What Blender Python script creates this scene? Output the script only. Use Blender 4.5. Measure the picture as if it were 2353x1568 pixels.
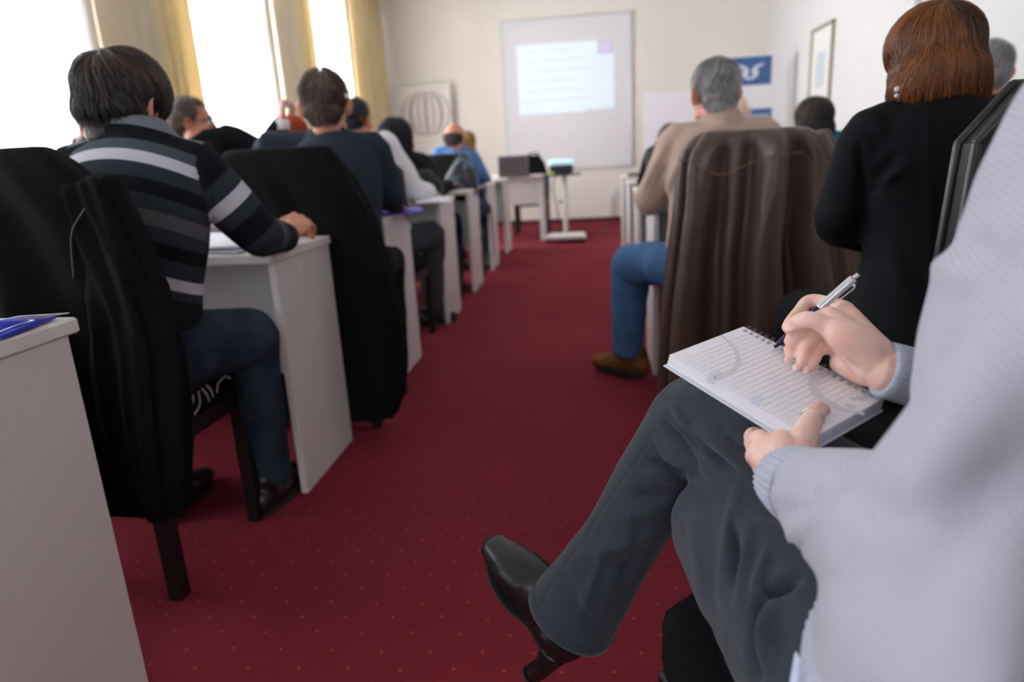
import bpy, math, random
NEAR_ONLY = False
import numpy as np
from mathutils import Matrix, Vector
PI = math.pi
random.seed(5); RNG = np.random.default_rng(5)
for o in list(bpy.data.objects): bpy.data.objects.remove(o)
SC = bpy.context.scene; COL = SC.collection

# ---------------------------------------------------------------- camera
CAM_R = np.array([0.99204878, -0.02167999, -0.12397255])   # world x axis in camera (right, down, forward)
CAM_D = np.array([0.11374516, -0.2671334, 0.95692308])     # world y axis
CAM_G = np.array([0.0538633, 0.96341565, 0.26254337])      # world -z axis
FPX, CX, CY, EYE = 1569.0, 1176.5, 784.0, 1.0
def ray(px, py):
    v = np.array([px-CX, py-CY, FPX]); return np.array([v@CAM_R, v@CAM_D, -(v@CAM_G)])
def at(px, py, y):            # point of the room at depth y seen at a photo position
    v = ray(px, py); return v*(y/v[1]) + np.array([0, 0, EYE])
def atz(px, py, z):
    v = ray(px, py); return v*((z-EYE)/v[2]) + np.array([0, 0, EYE])
cam = bpy.data.cameras.new('camera'); camo = bpy.data.objects.new('camera', cam); COL.objects.link(camo)
right = np.array([CAM_R[0], CAM_D[0], -CAM_G[0]]); down = np.array([CAM_R[1], CAM_D[1], -CAM_G[1]]); fwd = np.array([CAM_R[2], CAM_D[2], -CAM_G[2]])
Mx = Matrix(((right[0], -down[0], -fwd[0], 0), (right[1], -down[1], -fwd[1], 0), (right[2], -down[2], -fwd[2], EYE), (0, 0, 0, 1)))
camo.matrix_world = Mx
cam.sensor_width = 36; cam.lens = 36*FPX/2353; cam.clip_start = .02
cam.dof.use_dof = True; cam.dof.focus_distance = 0.92; cam.dof.aperture_fstop = 3.0
SC.camera = camo
# ---------------------------------------------------------------- world and daylight
W = bpy.data.worlds.new('world'); SC.world = W; W.use_nodes = True
W.node_tree.nodes['Background'].inputs[0].default_value = (.86, .92, 1, 1)
W.node_tree.nodes['Background'].inputs[1].default_value = 1.8
def area(name, loc, size, energy, target, color=(1, 1, 1)):
    l = bpy.data.lights.new(name, 'AREA'); l.shape = 'RECTANGLE'; l.size, l.size_y = size; l.energy = energy; l.color = color
    o = bpy.data.objects.new(name, l); COL.objects.link(o); o.location = loc
    d = Vector(target)-Vector(loc); o.rotation_euler = d.to_track_quat('-Z', 'Y').to_euler(); return o
WINS = [(-2.3, -.9), (.1, 1.55), (2.55, 4.0), (5.02, 6.42), (7.34, 8.63)]
for i, (a, b) in enumerate(WINS):
    area('daylight_and_fill', (-4.1, (a+b)/2, 1.75), (b-a, 2.5), (90, 200, 330, 470, 620)[i], (0, (a+b)/2, 1.3), (.93, .96, 1))
area('daylight_and_fill', (0.2, -3.5, 1.8), (2.8, 2.2), 22, (0.2, 3, 1.2), (.95, .97, 1))  # fill lamp outside the added back-wall window, out of view
SC.view_settings.view_transform = 'Standard'; SC.view_settings.look = 'None'; SC.view_settings.gamma = 1
SC.view_settings.use_curve_mapping = False; SC.view_settings.exposure = 0.78

# ---------------------------------------------------------------- materials
def srgb(r, g, b):
    f = lambda c: (c/255/12.92) if c/255 <= .04045 else ((c/255+.055)/1.055)**2.4
    return (f(r), f(g), f(b), 1)
def mat(name, col, rough=.8, metal=0, spec=.5, noise=None, bump=None, sss=0, col2=None, emit=None, sheen=0, weave=None):
    m = bpy.data.materials.new(name); m.use_nodes = True; nt = m.node_tree; N = nt.nodes; L = nt.links
    b = N['Principled BSDF']; b.inputs['Base Color'].default_value = col; b.inputs['Roughness'].default_value = rough
    b.inputs['Metallic'].default_value = metal; b.inputs['Specular IOR Level'].default_value = spec
    tc = N.new('ShaderNodeTexCoord')
    if sss:
        b.inputs['Subsurface Weight'].default_value = sss; b.inputs['Subsurface Radius'].default_value = (.012, .005, .003); b.inputs['Subsurface Scale'].default_value = 1
    if rough >= .78 and 'wall' not in name: b.inputs['Specular IOR Level'].default_value = min(spec, .15)
    if sheen: b.inputs['Sheen Weight'].default_value = sheen
    if noise:            # (scale, amount)
        n = N.new('ShaderNodeTexNoise'); n.inputs['Scale'].default_value = noise[0]; n.inputs['Detail'].default_value = 4
        L.new(tc.outputs['Object'], n.inputs['Vector'])
        mx = N.new('ShaderNodeMix'); mx.data_type = 'RGBA'
        c2 = col2 or tuple(c*(1-noise[1]) for c in col[:3])+(1,)
        mx.inputs[6].default_value = col; mx.inputs[7].default_value = c2
        r = N.new('ShaderNodeMapRange'); r.inputs[1].default_value = .35; r.inputs[2].default_value = .65
        L.new(n.outputs[0], r.inputs[0]); L.new(r.outputs[0], mx.inputs[0]); L.new(mx.outputs[2], b.inputs['Base Color'])
    if bump:             # (scale, strength, distance)
        n2 = N.new('ShaderNodeTexNoise'); n2.inputs['Scale'].default_value = bump[0]; n2.inputs['Detail'].default_value = 3
        L.new(tc.outputs['Object'], n2.inputs['Vector'])
        bp = N.new('ShaderNodeBump'); bp.inputs['Strength'].default_value = bump[1]; bp.inputs['Distance'].default_value = bump[2]
        L.new(n2.outputs[0], bp.inputs['Height']); L.new(bp.outputs[0], b.inputs['Normal'])
    if emit:
        b.inputs['Emission Color'].default_value = emit[0]; b.inputs['Emission Strength'].default_value = emit[1]
    return m
def attr_mat(name, attr, stops, rough=.8, interp='LINEAR', rng=(0, 1), bump=None, spec=.5):
    m = mat(name, (1, 1, 1, 1), rough, bump=bump, spec=spec); nt = m.node_tree; N = nt.nodes; L = nt.links
    a = N.new('ShaderNodeAttribute'); a.attribute_name = attr
    r = N.new('ShaderNodeMapRange'); r.inputs[1].default_value, r.inputs[2].default_value = rng
    cr = N.new('ShaderNodeValToRGB'); cr.color_ramp.interpolation = interp
    e = cr.color_ramp.elements
    e[0].position, e[0].color = stops[0]; e[1].position, e[1].color = stops[-1]
    for p, c in stops[1:-1]: k = e.new(p); k.color = c
    L.new(a.outputs['Fac'], r.inputs[0]); L.new(r.outputs[0], cr.inputs[0]); L.new(cr.outputs[0], N['Principled BSDF'].inputs['Base Color'])
    return m
M = {}
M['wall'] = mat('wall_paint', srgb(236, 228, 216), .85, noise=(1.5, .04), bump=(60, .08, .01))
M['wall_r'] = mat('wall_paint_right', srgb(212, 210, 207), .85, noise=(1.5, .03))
M['ceil'] = mat('ceiling_paint', srgb(235, 233, 228), .9)
M['skirt'] = mat('skirting', srgb(70, 28, 30), .6)
M['lam'] = mat('white_laminate', srgb(216, 207, 204), .42, noise=(3, .03))
M['lam_edge'] = mat('laminate_edge', srgb(222, 214, 208), .5)
M['lam_in'] = mat('grey_laminate', srgb(196, 196, 198), .5)
M['black'] = mat('black_fabric', srgb(9, 9, 12), .92, bump=(900, .3, .002), noise=(14, .3))
M['black_wood'] = mat('black_lacquer', srgb(9, 8, 9), .45)
M['black_vinyl'] = mat('black_vinyl', srgb(10, 11, 13), .45, bump=(300, .25, .001))
M['pipe'] = mat('worn_vinyl_edge', srgb(34, 34, 36), .36)
def cloth(name, col):
    m = mat(name, col, .85, noise=(2, .06)); nt = m.node_tree; b = nt.nodes['Principled BSDF']; t = nt.nodes.new('ShaderNodeBsdfTranslucent'); t.inputs[0].default_value = col
    x = nt.nodes.new('ShaderNodeMixShader'); x.inputs[0].default_value = .35; o = nt.nodes['Material Output']
    nt.links.new(b.outputs[0], x.inputs[1]); nt.links.new(t.outputs[0], x.inputs[2]); nt.links.new(x.outputs[0], o.inputs[0]); return m
M['gold'] = cloth('gold_curtain', srgb(234, 217, 172)); M['beige'] = cloth('beige_curtain', srgb(228, 217, 194))
M['white_plastic'] = mat('white_plastic', srgb(225, 222, 218), .4)
M['board'] = mat('projection_board', srgb(226, 224, 224), .6)
M['alu'] = mat('aluminium', srgb(205, 203, 200), .4, metal=.6)
M['dark_plastic'] = mat('dark_plastic', srgb(28, 28, 32), .4)
M['paper'] = mat('paper', srgb(240, 240, 246), .7)
M['skin'] = mat('skin_pale', srgb(240, 204, 188), .5, sss=.25, noise=(45, .1), col2=srgb(234, 184, 168), bump=(300, .12, .001))
M['skin2'] = mat('skin_tan', srgb(206, 148, 122), .5, sss=.2, noise=(20, .1), col2=srgb(194, 122, 100))
M['nail'] = mat('nail', srgb(240, 196, 186), .25)
M['lips'] = mat('lips', srgb(176, 96, 90), .5)
M['eye'] = mat('eye_white', srgb(228, 225, 220), .15)
def hairmat(name, a, b, rough=.42):
    return attr_mat(name, 'tint', [(0, a), (.55, tuple((x+y)/2 for x, y in zip(a, b))), (1, b)], rough, spec=.5)
M['hair_dark'] = hairmat('hair_dark_brown', srgb(20, 17, 17), srgb(96, 80, 72))
M['hair_auburn'] = hairmat('hair_auburn', srgb(44, 20, 10), srgb(150, 88, 40), .38)
M['hair_grey'] = hairmat('hair_grey', srgb(104, 100, 100), srgb(206, 204, 206), .5)
M['hair_brown'] = hairmat('hair_brown', srgb(62, 48, 42), srgb(142, 118, 104), .5)
M['hair_black'] = hairmat('hair_black', srgb(12, 12, 16), srgb(38, 38, 46), .4)
M['hair_orange'] = hairmat('hair_orange', srgb(150, 50, 20), srgb(222, 96, 50), .5)
M['hair_blond'] = hairmat('hair_blond', srgb(140, 100, 50), srgb(204, 166, 100), .5)

def carpet_mat():
    m = mat('red_carpet', srgb(122, 26, 42), .95, spec=.15); nt = m.node_tree; N = nt.nodes; L = nt.links; b = N['Principled BSDF']
    tc = N.new('ShaderNodeTexCoord')
    n = N.new('ShaderNodeTexNoise'); n.inputs['Scale'].default_value = 2.2; n.inputs['Detail'].default_value = 5; L.new(tc.outputs['Object'], n.inputs['Vector'])
    n3 = N.new('ShaderNodeTexNoise'); n3.inputs['Scale'].default_value = 260; n3.inputs['Detail'].default_value = 2; L.new(tc.outputs['Object'], n3.inputs['Vector'])
    mx = N.new('ShaderNodeMix'); mx.data_type = 'RGBA'; mx.inputs[6].default_value = srgb(138, 44, 56); mx.inputs[7].default_value = srgb(116, 32, 44)
    L.new(n.outputs[0], mx.inputs[0])
    mx2 = N.new('ShaderNodeMix'); mx2.data_type = 'RGBA'; mx2.blend_type = 'MULTIPLY'; mx2.inputs[0].default_value = .7
    rr = N.new('ShaderNodeMapRange'); rr.inputs[1].default_value = .3; rr.inputs[2].default_value = .7; rr.inputs[3].default_value = .55; rr.inputs[4].default_value = 1.25
    L.new(n3.outputs[0], rr.inputs[0]); L.new(mx.outputs[2], mx2.inputs[6]); L.new(rr.outputs[0], mx2.inputs[7])
    mp = N.new('ShaderNodeMapping'); mp.inputs['Rotation'].default_value = (0, 0, .75); L.new(tc.outputs['Object'], mp.inputs[0])
    v = N.new('ShaderNodeTexVoronoi'); v.voronoi_dimensions = '2D'; v.inputs['Scale'].default_value = 13; v.inputs['Randomness'].default_value = .12
    L.new(mp.outputs[0], v.inputs['Vector'])
    lt = N.new('ShaderNodeMapRange'); lt.inputs[1].default_value = .035; lt.inputs[2].default_value = .06; lt.inputs[3].default_value = .8; lt.inputs[4].default_value = 0
    L.new(v.outputs['Distance'], lt.inputs[0])
    mx3 = N.new('ShaderNodeMix'); mx3.data_type = 'RGBA'; mx3.inputs[7].default_value = srgb(176, 84, 62)
    L.new(lt.outputs[0], mx3.inputs[0]); L.new(mx2.outputs[2], mx3.inputs[6]); L.new(mx3.outputs[2], b.inputs['Base Color'])
    bp = N.new('ShaderNodeBump'); bp.inputs['Strength'].default_value = .5; bp.inputs['Distance'].default_value = .003
    L.new(n3.outputs[0], bp.inputs['Height']); L.new(bp.outputs[0], b.inputs['Normal'])
    return m
M['carpet'] = carpet_mat()
def sheer_mat():
    m = bpy.data.materials.new('sheer_curtain'); m.use_nodes = True; nt = m.node_tree; N = nt.nodes; L = nt.links; N.clear()
    o = N.new('ShaderNodeOutputMaterial'); t = N.new('ShaderNodeBsdfTransparent'); d = N.new('ShaderNodeBsdfDiffuse'); tl = N.new('ShaderNodeBsdfTranslucent')
    d.inputs[0].default_value = (.86, .86, .88, 1); tl.inputs[0].default_value = (.9, .9, .92, 1); t.inputs[0].default_value = (1, 1, 1, 1)
    a = N.new('ShaderNodeMixShader'); a.inputs[0].default_value = .5; b = N.new('ShaderNodeMixShader'); b.inputs[0].default_value = .86
    tc = N.new('ShaderNodeTexCoord'); mp = N.new('ShaderNodeMapping'); mp.inputs['Scale'].default_value = (0, 1, .03); n = N.new('ShaderNodeTexNoise'); n.inputs['Scale'].default_value = 3.2; n.inputs['Detail'].default_value = 3
    r = N.new('ShaderNodeMapRange'); r.inputs[1].default_value = .42; r.inputs[2].default_value = .6; mx = N.new('ShaderNodeMix'); mx.data_type = 'RGBA'; mx.inputs[6].default_value = (.92, .92, .93, 1); mx.inputs[7].default_value = (.24, .24, .28, 1)
    L.new(tc.outputs['Object'], mp.inputs[0]); L.new(mp.outputs[0], n.inputs['Vector']); L.new(n.outputs[0], r.inputs[0]); L.new(r.outputs[0], mx.inputs[0]); L.new(mx.outputs[2], tl.inputs[0])
    L.new(d.outputs[0], a.inputs[1]); L.new(tl.outputs[0], a.inputs[2]); L.new(t.outputs[0], b.inputs[1]); L.new(a.outputs[0], b.inputs[2]); L.new(b.outputs[0], o.inputs[0])
    return m
M['sheer'] = sheer_mat()
def pane_mat():
    m = bpy.data.materials.new('window_glass'); m.use_nodes = True; nt = m.node_tree; N = nt.nodes; L = nt.links; N.clear()
    o = N.new('ShaderNodeOutputMaterial'); t = N.new('ShaderNodeBsdfTransparent'); g = N.new('ShaderNodeBsdfGlossy'); g.inputs['Roughness'].default_value = .02
    f = N.new('ShaderNodeFresnel'); f.inputs[0].default_value = 1.45; a = N.new('ShaderNodeMixShader')
    L.new(f.outputs[0], a.inputs[0]); L.new(t.outputs[0], a.inputs[1]); L.new(g.outputs[0], a.inputs[2]); L.new(a.outputs[0], o.inputs[0]); return m
M['glass'] = pane_mat()

# ---------------------------------------------------------------- object helpers
def empty(name, loc, label=None, cat=None, group=None):
    o = bpy.data.objects.new(name, None); COL.objects.link(o); o.location = tuple(float(v) for v in loc); o.empty_display_size = .1
    return tag(o, label, cat, group)
def tag(o, label=None, cat=None, group=None, kind=None):
    if label: o['label'] = label
    if cat: o['category'] = cat
    if group: o['group'] = group
    if kind: o['kind'] = kind
    return o
def mk(name, verts, faces, material, parent=None, smooth=True, kind=None, attrs=None, origin=None):
    """link one mesh; verts are world coordinates (or parent-local when parent has _local)"""
    v = np.asarray(verts, float)
    base = np.zeros(3)
    if parent is not None and not parent.get('_local'):
        base = np.array(world_loc(parent))
    elif parent is None and origin is not None: base = np.array(origin, float)
    v = v-base
    me = bpy.data.meshes.new(name); fill(me, v, faces)
    if smooth: me.polygons.foreach_set('use_smooth', [True]*len(me.polygons))
    ms = material if isinstance(material, (list, tuple)) else [material]
    for x in ms: me.materials.append(x)
    if attrs:
        for k, (dom, arr) in attrs.items():
            a = me.attributes.new(k, 'FLOAT', dom); a.data.foreach_set('value', np.asarray(arr, np.float32))
    o = bpy.data.objects.new(name, me); COL.objects.link(o)
    if parent is not None: o.parent = parent
    elif origin is not None: o.location = tuple(base)
    if kind: o['kind'] = kind
    return o
def world_loc(o):
    p = np.zeros(3)
    while o is not None: p += np.array(o.location); o = o.parent
    return p
def fill(me, v, faces):
    if isinstance(faces, np.ndarray):
        n, k = faces.shape
        me.vertices.add(len(v)); me.vertices.foreach_set('co', np.asarray(v, np.float32).ravel())
        me.loops.add(n*k); me.loops.foreach_set('vertex_index', faces.astype(np.int32).ravel())
        me.polygons.add(n); me.polygons.foreach_set('loop_start', np.arange(0, n*k, k, dtype=np.int32)); me.update(calc_edges=True); me.validate()
    else:
        me.from_pydata([tuple(map(float, p)) for p in v], [], faces); me.update()
class G:
    """collects closed shapes"""
    def __init__(s): s.v = []; s.f = []
    def add(s, v, f):
        b = len(s.v); s.v += [tuple(map(float, p)) for p in v]; s.f += [tuple(i+b for i in q) for q in f]; return s
    def box(s, a, b, bev=0.0, M3=None, c=None):
        a = np.minimum(a, b)*1.0 if False else np.array(a, float); b = np.array(b, float)
        lo = np.minimum(a, b); hi = np.maximum(a, b); e = min(bev, *(0.49*(hi-lo))) if bev else 0
        if not e:
            v = [(x, y, z) for x in (lo[0], hi[0]) for y in (lo[1], hi[1]) for z in (lo[2], hi[2])]
            f = [(0, 1, 3, 2), (4, 6, 7, 5), (0, 4, 5, 1), (2, 3, 7, 6), (0, 2, 6, 4), (1, 5, 7, 3)]
        else:   # rings: chamfered box
            v = []; f = []
            def ring(z, k):
                x0, x1, y0, y1 = lo[0]+k, hi[0]-k, lo[1]+k, hi[1]-k; q = e if k == 0 else e*.6
                v.extend([(x0+q, y0, z), (x1-q, y0, z), (x1, y0+q, z), (x1, y1-q, z), (x1-q, y1, z), (x0+q, y1, z), (x0, y1-q, z), (x0, y0+q, z)])
            ring(lo[2], e); ring(lo[2]+e, 0); ring(hi[2]-e, 0); ring(hi[2], e)
            for r in range(3):
                for i in range(8): j = (i+1) % 8; f.append((r*8+i, r*8+j, r*8+8+j, r*8+8+i))
            f.append(tuple(range(7, -1, -1))); f.append(tuple(range(24, 32)))
        v = np.array(v)
        if M3 is not None: v = (v-(c if c is not None else 0))@np.array(M3).T+(c if c is not None else 0)
        return s.add(v, f)
    def ell(s, c, r, R=None, nu=16, nv=10):
        c = np.array(c, float); r = np.array(r, float)*np.ones(3); v = [(0, 0, -1.)]
        for i in range(1, nv):
            t = -PI/2+PI*i/nv
            for j in range(nu): p = 2*PI*j/nu; v.append((math.cos(t)*math.cos(p), math.cos(t)*math.sin(p), math.sin(t)))
        v.append((0, 0, 1.)); f = []
        for j in range(nu): f.append((0, 1+(j+1) % nu, 1+j))
        for i in range(nv-2):
            for j in range(nu):
                a = 1+i*nu+j; b = 1+i*nu+(j+1) % nu; f.append((a, b, b+nu, a+nu))
        l = len(v)-1
        for j in range(nu): f.append((l, l-nu+j, l-nu+(j+1) % nu))
        v = np.array(v)*r
        if R is not None: v = v@np.array(R).T
        return s.add(v+c, f)
    def tube(s, pts, rad, n=16, up=(0, 0, 1), sub=4, cap=.8, fn=None, flat=False):
        """rad: number, (a,b) side/normal or list of them; rounded ends; fn(t,theta)->radius multiplier"""
        P = np.array(pts, float); K = len(P)
        if not isinstance(rad, (list,)): rad = [rad]*K
        Rr = np.array([(x, x) if np.isscalar(x) else x for x in rad], float)
        if sub > 1 and K > 2: P, Rr = catmull(P, sub), catmull(Rr, sub)
        elif sub > 1:
            t = np.linspace(0, 1, sub+1)[:, None]; P = P[0]+(P[1]-P[0])*t; Rr = Rr[0]+(Rr[1]-Rr[0])*t
        T = np.gradient(P, axis=0); T /= np.linalg.norm(T, axis=1)[:, None]+1e-12
        up = np.array(up, float)
        rings = []
        if flat: rings.append((P[0], T[0], Rr[0]))
        else:
            for a in (1.0, .87, .5): rings.append((P[0]-T[0]*Rr[0].mean()*cap*a, T[0], Rr[0]*max(.08, math.sqrt(max(0, 1-a*a)))))
        for p, t, r in zip(P, T, Rr): rings.append((p, t, r))
        if not flat:
            for a in (.5, .87, 1.0): rings.append((P[-1]+T[-1]*Rr[-1].mean()*cap*a, T[-1], Rr[-1]*max(.08, math.sqrt(max(0, 1-a*a)))))
        v = []; th = np.arange(n)*2*PI/n; m = len(rings)
        for i, (p, t, r) in enumerate(rings):
            u = up-t*(up@t)
            if np.linalg.norm(u) < .3:
                u = pu if i else (np.array([0, 1., .0]) if abs(t[1]) < .8 else np.array([1., 0, 0])); u = u-t*(u@t)
            u /= np.linalg.norm(u); pu = u; sd = np.cross(t, u)
            k = 1 if fn is None else fn(i/(m-1), th)
            v.append(p+np.outer(np.cos(th)*r[0]*k, sd)+np.outer(np.sin(th)*r[1]*k, u))
        v = np.concatenate(v); f = []
        for i in range(m-1):
            for j in range(n): a = i*n+j; b = i*n+(j+1) % n; f.append((a, b, b+n, a+n))
        f.append(tuple(range(n-1, -1, -1))); f.append(tuple((m-1)*n+j for j in range(n)))
        return s.add(v, f)
    def prism(s, poly, z0, z1, ax=(0, 1, 2)):
        """extrude polygon in plane (ax0, ax1) between z0 and z1 along ax2"""
        n = len(poly); v = []
        for z in (z0, z1):
            for p in poly: q = [0, 0, 0]; q[ax[0]] = p[0]; q[ax[1]] = p[1]; q[ax[2]] = z; v.append(q)
        f = [tuple(range(n-1, -1, -1)), tuple(range(n, 2*n))]+[(i, (i+1) % n, n+(i+1) % n, n+i) for i in range(n)]
        return s.add(v, f)
    def make(s, name, material, parent=None, smooth=False, **k): return mk(name, s.v, s.f, material, parent, smooth, **k)
def catmull(P, sub):
    Q = np.vstack([2*P[0]-P[1], P, 2*P[-1]-P[-2]]); out = []
    for i in range(1, len(Q)-2):
        for k in range(sub):
            t = k/sub; a, b, c, d = Q[i-1], Q[i], Q[i+1], Q[i+2]
            out.append(.5*((2*b)+(c-a)*t+(2*a-5*b+4*c-d)*t*t+(3*b-a-3*c+d)*t**3))
    out.append(P[-1]); return np.array(out)
def remesh(g, vox, smooth=6, fac=.5):
    me = bpy.data.meshes.new('tmp'); me.from_pydata(g.v, [], g.f); me.update()
    o = bpy.data.objects.new('tmp', me); COL.objects.link(o)
    m = o.modifiers.new('r', 'REMESH'); m.mode = 'VOXEL'; m.voxel_size = vox
    if smooth: q = o.modifiers.new('s', 'SMOOTH'); q.iterations = smooth; q.factor = fac
    dg = bpy.context.evaluated_depsgraph_get(); e = o.evaluated_get(dg).to_mesh()
    n = len(e.vertices); co = np.empty(n*3, np.float32); e.vertices.foreach_get('co', co)
    no = np.empty(n*3, np.float32); e.vertices.foreach_get('normal', no)
    L = len(e.loops); li = np.empty(L, np.int32); e.loops.foreach_get('vertex_index', li)
    o.evaluated_get(dg).to_mesh_clear(); bpy.data.objects.remove(o); bpy.data.meshes.remove(me)
    return co.reshape(-1, 3).astype(float), no.reshape(-1, 3).astype(float), li.reshape(-1, 4)
# displacement fields
def noisef(scale, seed, n=7):
    r = np.random.default_rng(seed); k = r.normal(size=(n, 3)); k /= np.linalg.norm(k, axis=1)[:, None]; k *= (scale*r.uniform(.6, 1.7, n))[:, None]; ph = r.uniform(0, 6.28, n)
    k2 = r.normal(size=(n, 3))*scale*.35; ph2 = r.uniform(0, 6.28, n)
    return lambda p: sum(np.sin(p@k[i]+ph[i]+1.3*np.sin(p@k2[i]+ph2[i])) for i in range(n))/n
def segdist(p, a, b):
    a = np.array(a, float); b = np.array(b, float); d = b-a; t = np.clip(((p-a)@d)/(d@d), 0, 1); return np.linalg.norm(p-(a+t[:, None]*d), axis=1), t
def folds(lst):
    def f(p):
        r = np.zeros(len(p))
        for a, b, w, amp in lst:
            d, t = segdist(p, a, b); r += amp*np.exp(-(d/w)**2)*np.sin(PI*np.clip(t*.9+.05, 0, 1))**.7
        return r
    return f
def project(p):
    q = p-np.array([0, 0, EYE]); v = q[:, :1]*CAM_R+q[:, 1:2]*CAM_D-q[:, 2:]*CAM_G; return v[:, :2]/v[:, 2:]*FPX+np.array([CX, CY]), v[:, 2]
def creases(lst, ymax=9):     # real folds modelled into the cloth; end points are given where the photo shows them
    def f(p):
        xy, d = project(p); r = np.zeros(len(p))
        for a, b, w, amp in lst:
            a = np.array(a, float); b = np.array(b, float); e = b-a; t = np.clip(((xy-a)@e)/(e@e), 0, 1); ds = np.linalg.norm(xy-(a+t[:, None]*e), axis=1)*d/FPX
            r += amp*np.exp(-(ds/w)**2)*np.sin(PI*(t*.88+.06))**.8
        return r*(p[:, 1] < ymax)
    return f
def wr(amp, scale, seed, ridge=True):
    n = noisef(scale, seed)
    def f(p):
        x = n(p)*2.2
        return amp*(1-np.abs(x)*1.2) if ridge else amp*x
    return f
def solid(name, g, material, parent, vox=.008, smooth=6, disp=None, attrs=None, raw=None, post=None):
    co, no, q = remesh(g, vox, smooth)
    if disp:
        o = sum(d(co) for d in (disp if isinstance(disp, list) else [disp])); co = co+no*o[:, None]
    if post: co = post(co)
    at_ = attrs(co, q) if attrs else None
    if raw:     # other quad meshes joined into the same object
        vs = [co]; fs = [q]; b = len(co)
        for (v, f) in raw:
            vs.append(v); fs.append(f+b); b += len(v)
        co = np.concatenate(vs); q = np.concatenate(fs)
    return mk(name, co, q, material, parent, True, attrs=at_)
def quads(g):
    """G to quad arrays (triangles and ngons fanned into degenerate-free quads are dropped to tris as quads with midpoint)"""
    v = np.array(g.v); out = []; ex = []
    for f in g.f:
        if len(f) == 4: out.append(f)
        elif len(f) == 3:
            a, b, c = f; m = len(v)+len(ex); ex.append((v[b]+v[c])/2); out.append((a, b, m, c))
        else:
            cidx = len(v)+len(ex); ex.append(v[list(f)].mean(0)); n = len(f)
            for i in range(0, n, 2): out.append((f[i], f[(i+1) % n], f[(i+2) % n] if n % 2 == 0 or i+2 <= n else f[0], cidx))
    if ex: v = np.vstack([v, np.array(ex)])
    return v, np.array(out)
def Rz(a): c, s = math.cos(a), math.sin(a); return np.array([[c, -s, 0], [s, c, 0], [0, 0, 1.]])
def Rx(a): c, s = math.cos(a), math.sin(a); return np.array([[1., 0, 0], [0, c, -s], [0, s, c]])
def Ry(a): c, s = math.cos(a), math.sin(a); return np.array([[c, 0, s], [0, 1., 0], [-s, 0, c]])
def unit(v): v = np.array(v, float); return v/np.linalg.norm(v)
def A(*v): return np.array(v, float)
# ================================================================ the room
XL, XR, YB, YF, ZC = -3.0, 2.33, -3.2, 10.2, 3.3
def struct(name, g, m, **k): return tag(g.make(name, m, **k), kind='structure')
struct('floor', G().box((XL-.3, YB, -.1), (XR+.3, YF+.2, 0)), M['carpet'])
struct('ceiling', G().box((XL-.3, YB, ZC), (XR+.3, YF+.2, ZC+.1)), M['ceil'])
struct('wall_front', G().box((XL-.3, YF, 0), (XR+.3, YF+.2, ZC)), M['wall'])
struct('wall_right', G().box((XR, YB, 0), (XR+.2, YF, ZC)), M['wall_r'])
g = G()
g.box((XL-.25, YB-.2, 0), (-1.2, YB, ZC)); g.box((1.6, YB-.2, 0), (XR+.2, YB, ZC)); g.box((-1.2, YB-.2, 0), (1.6, YB, .8)); g.box((-1.2, YB-.2, 2.8), (1.6, YB, ZC))
struct('wall_back', g, M['wall'])
g = G(); y0 = YB
for a, b in WINS:
    g.box((XL-.25, y0, 0), (XL, a, ZC)); g.box((XL-.25, a, 0), (XL, b, .55)); g.box((XL-.25, a, 3.0), (XL, b, ZC)); y0 = b
g.box((XL-.25, y0, 0), (XL, YF, ZC)); struct('wall_left', g, M['wall'])
struct('baseboard_front', G().box((XL+.02, YF-.018, 0), (XR-.02, YF, .055)), M['skirt'])
struct('baseboard_right', G().box((XR-.018, YB, 0), (XR, YF-.02, .055)), M['skirt'])
# vertical joints of the front wall lining and the bay on the right wall
for i, x in enumerate((-1.55, 1.0)): struct('trim_%d' % (i+1), G().box((x, YF-.006, .06), (x+.012, YF, ZC)), M['wall'])
struct('trim_3', G().box((XR-.05, 5.6, 0), (XR, 6.6, ZC), .01), M['wall_r'])
struct('trim_4', G().box((XR-.09, 2.9, 0), (XR, 4.05, ZC), .01), mat('pale_blue_door', srgb(196, 206, 226), .5))
for i, (a, b) in enumerate(WINS+[None]*0):
    g = G(); x0, x1 = XL-.2, XL-.13
    for yy in (a, (a+b)/2-.03, b-.06): g.box((x0, yy, .55), (x1, yy+.06, 3.0))
    for zz in (.55, 2.2, 2.94): g.box((x0, a, zz), (x1, b, zz+.06))
    w = struct('window_%d' % (i+1), g, M['white_plastic'])
    G().box((XL-.17, a+.06, .61), (XL-.165, b-.06, 2.94)).make('pane', M['glass'], w)
    G().box((XL-.13, a-.02, .52), (XL+.05, b+.02, .55), .005).make('sill', M['white_plastic'], w)
g = G(); 
for xx in (-1.2, .17, 1.54): g.box((xx, YB-.15, .8), (xx+.06, YB-.08, 2.8))
for zz in (.8, 2.74): g.box((-1.2, YB-.15, zz), (1.6, YB-.08, zz+.06))
w = struct('window_6', g, M['white_plastic']); G().box((-1.14, YB-.12, .86), (1.54, YB-.115, 2.74)).make('pane', M['glass'], w)  # window added in the unseen back wall to let fill light in

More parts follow.
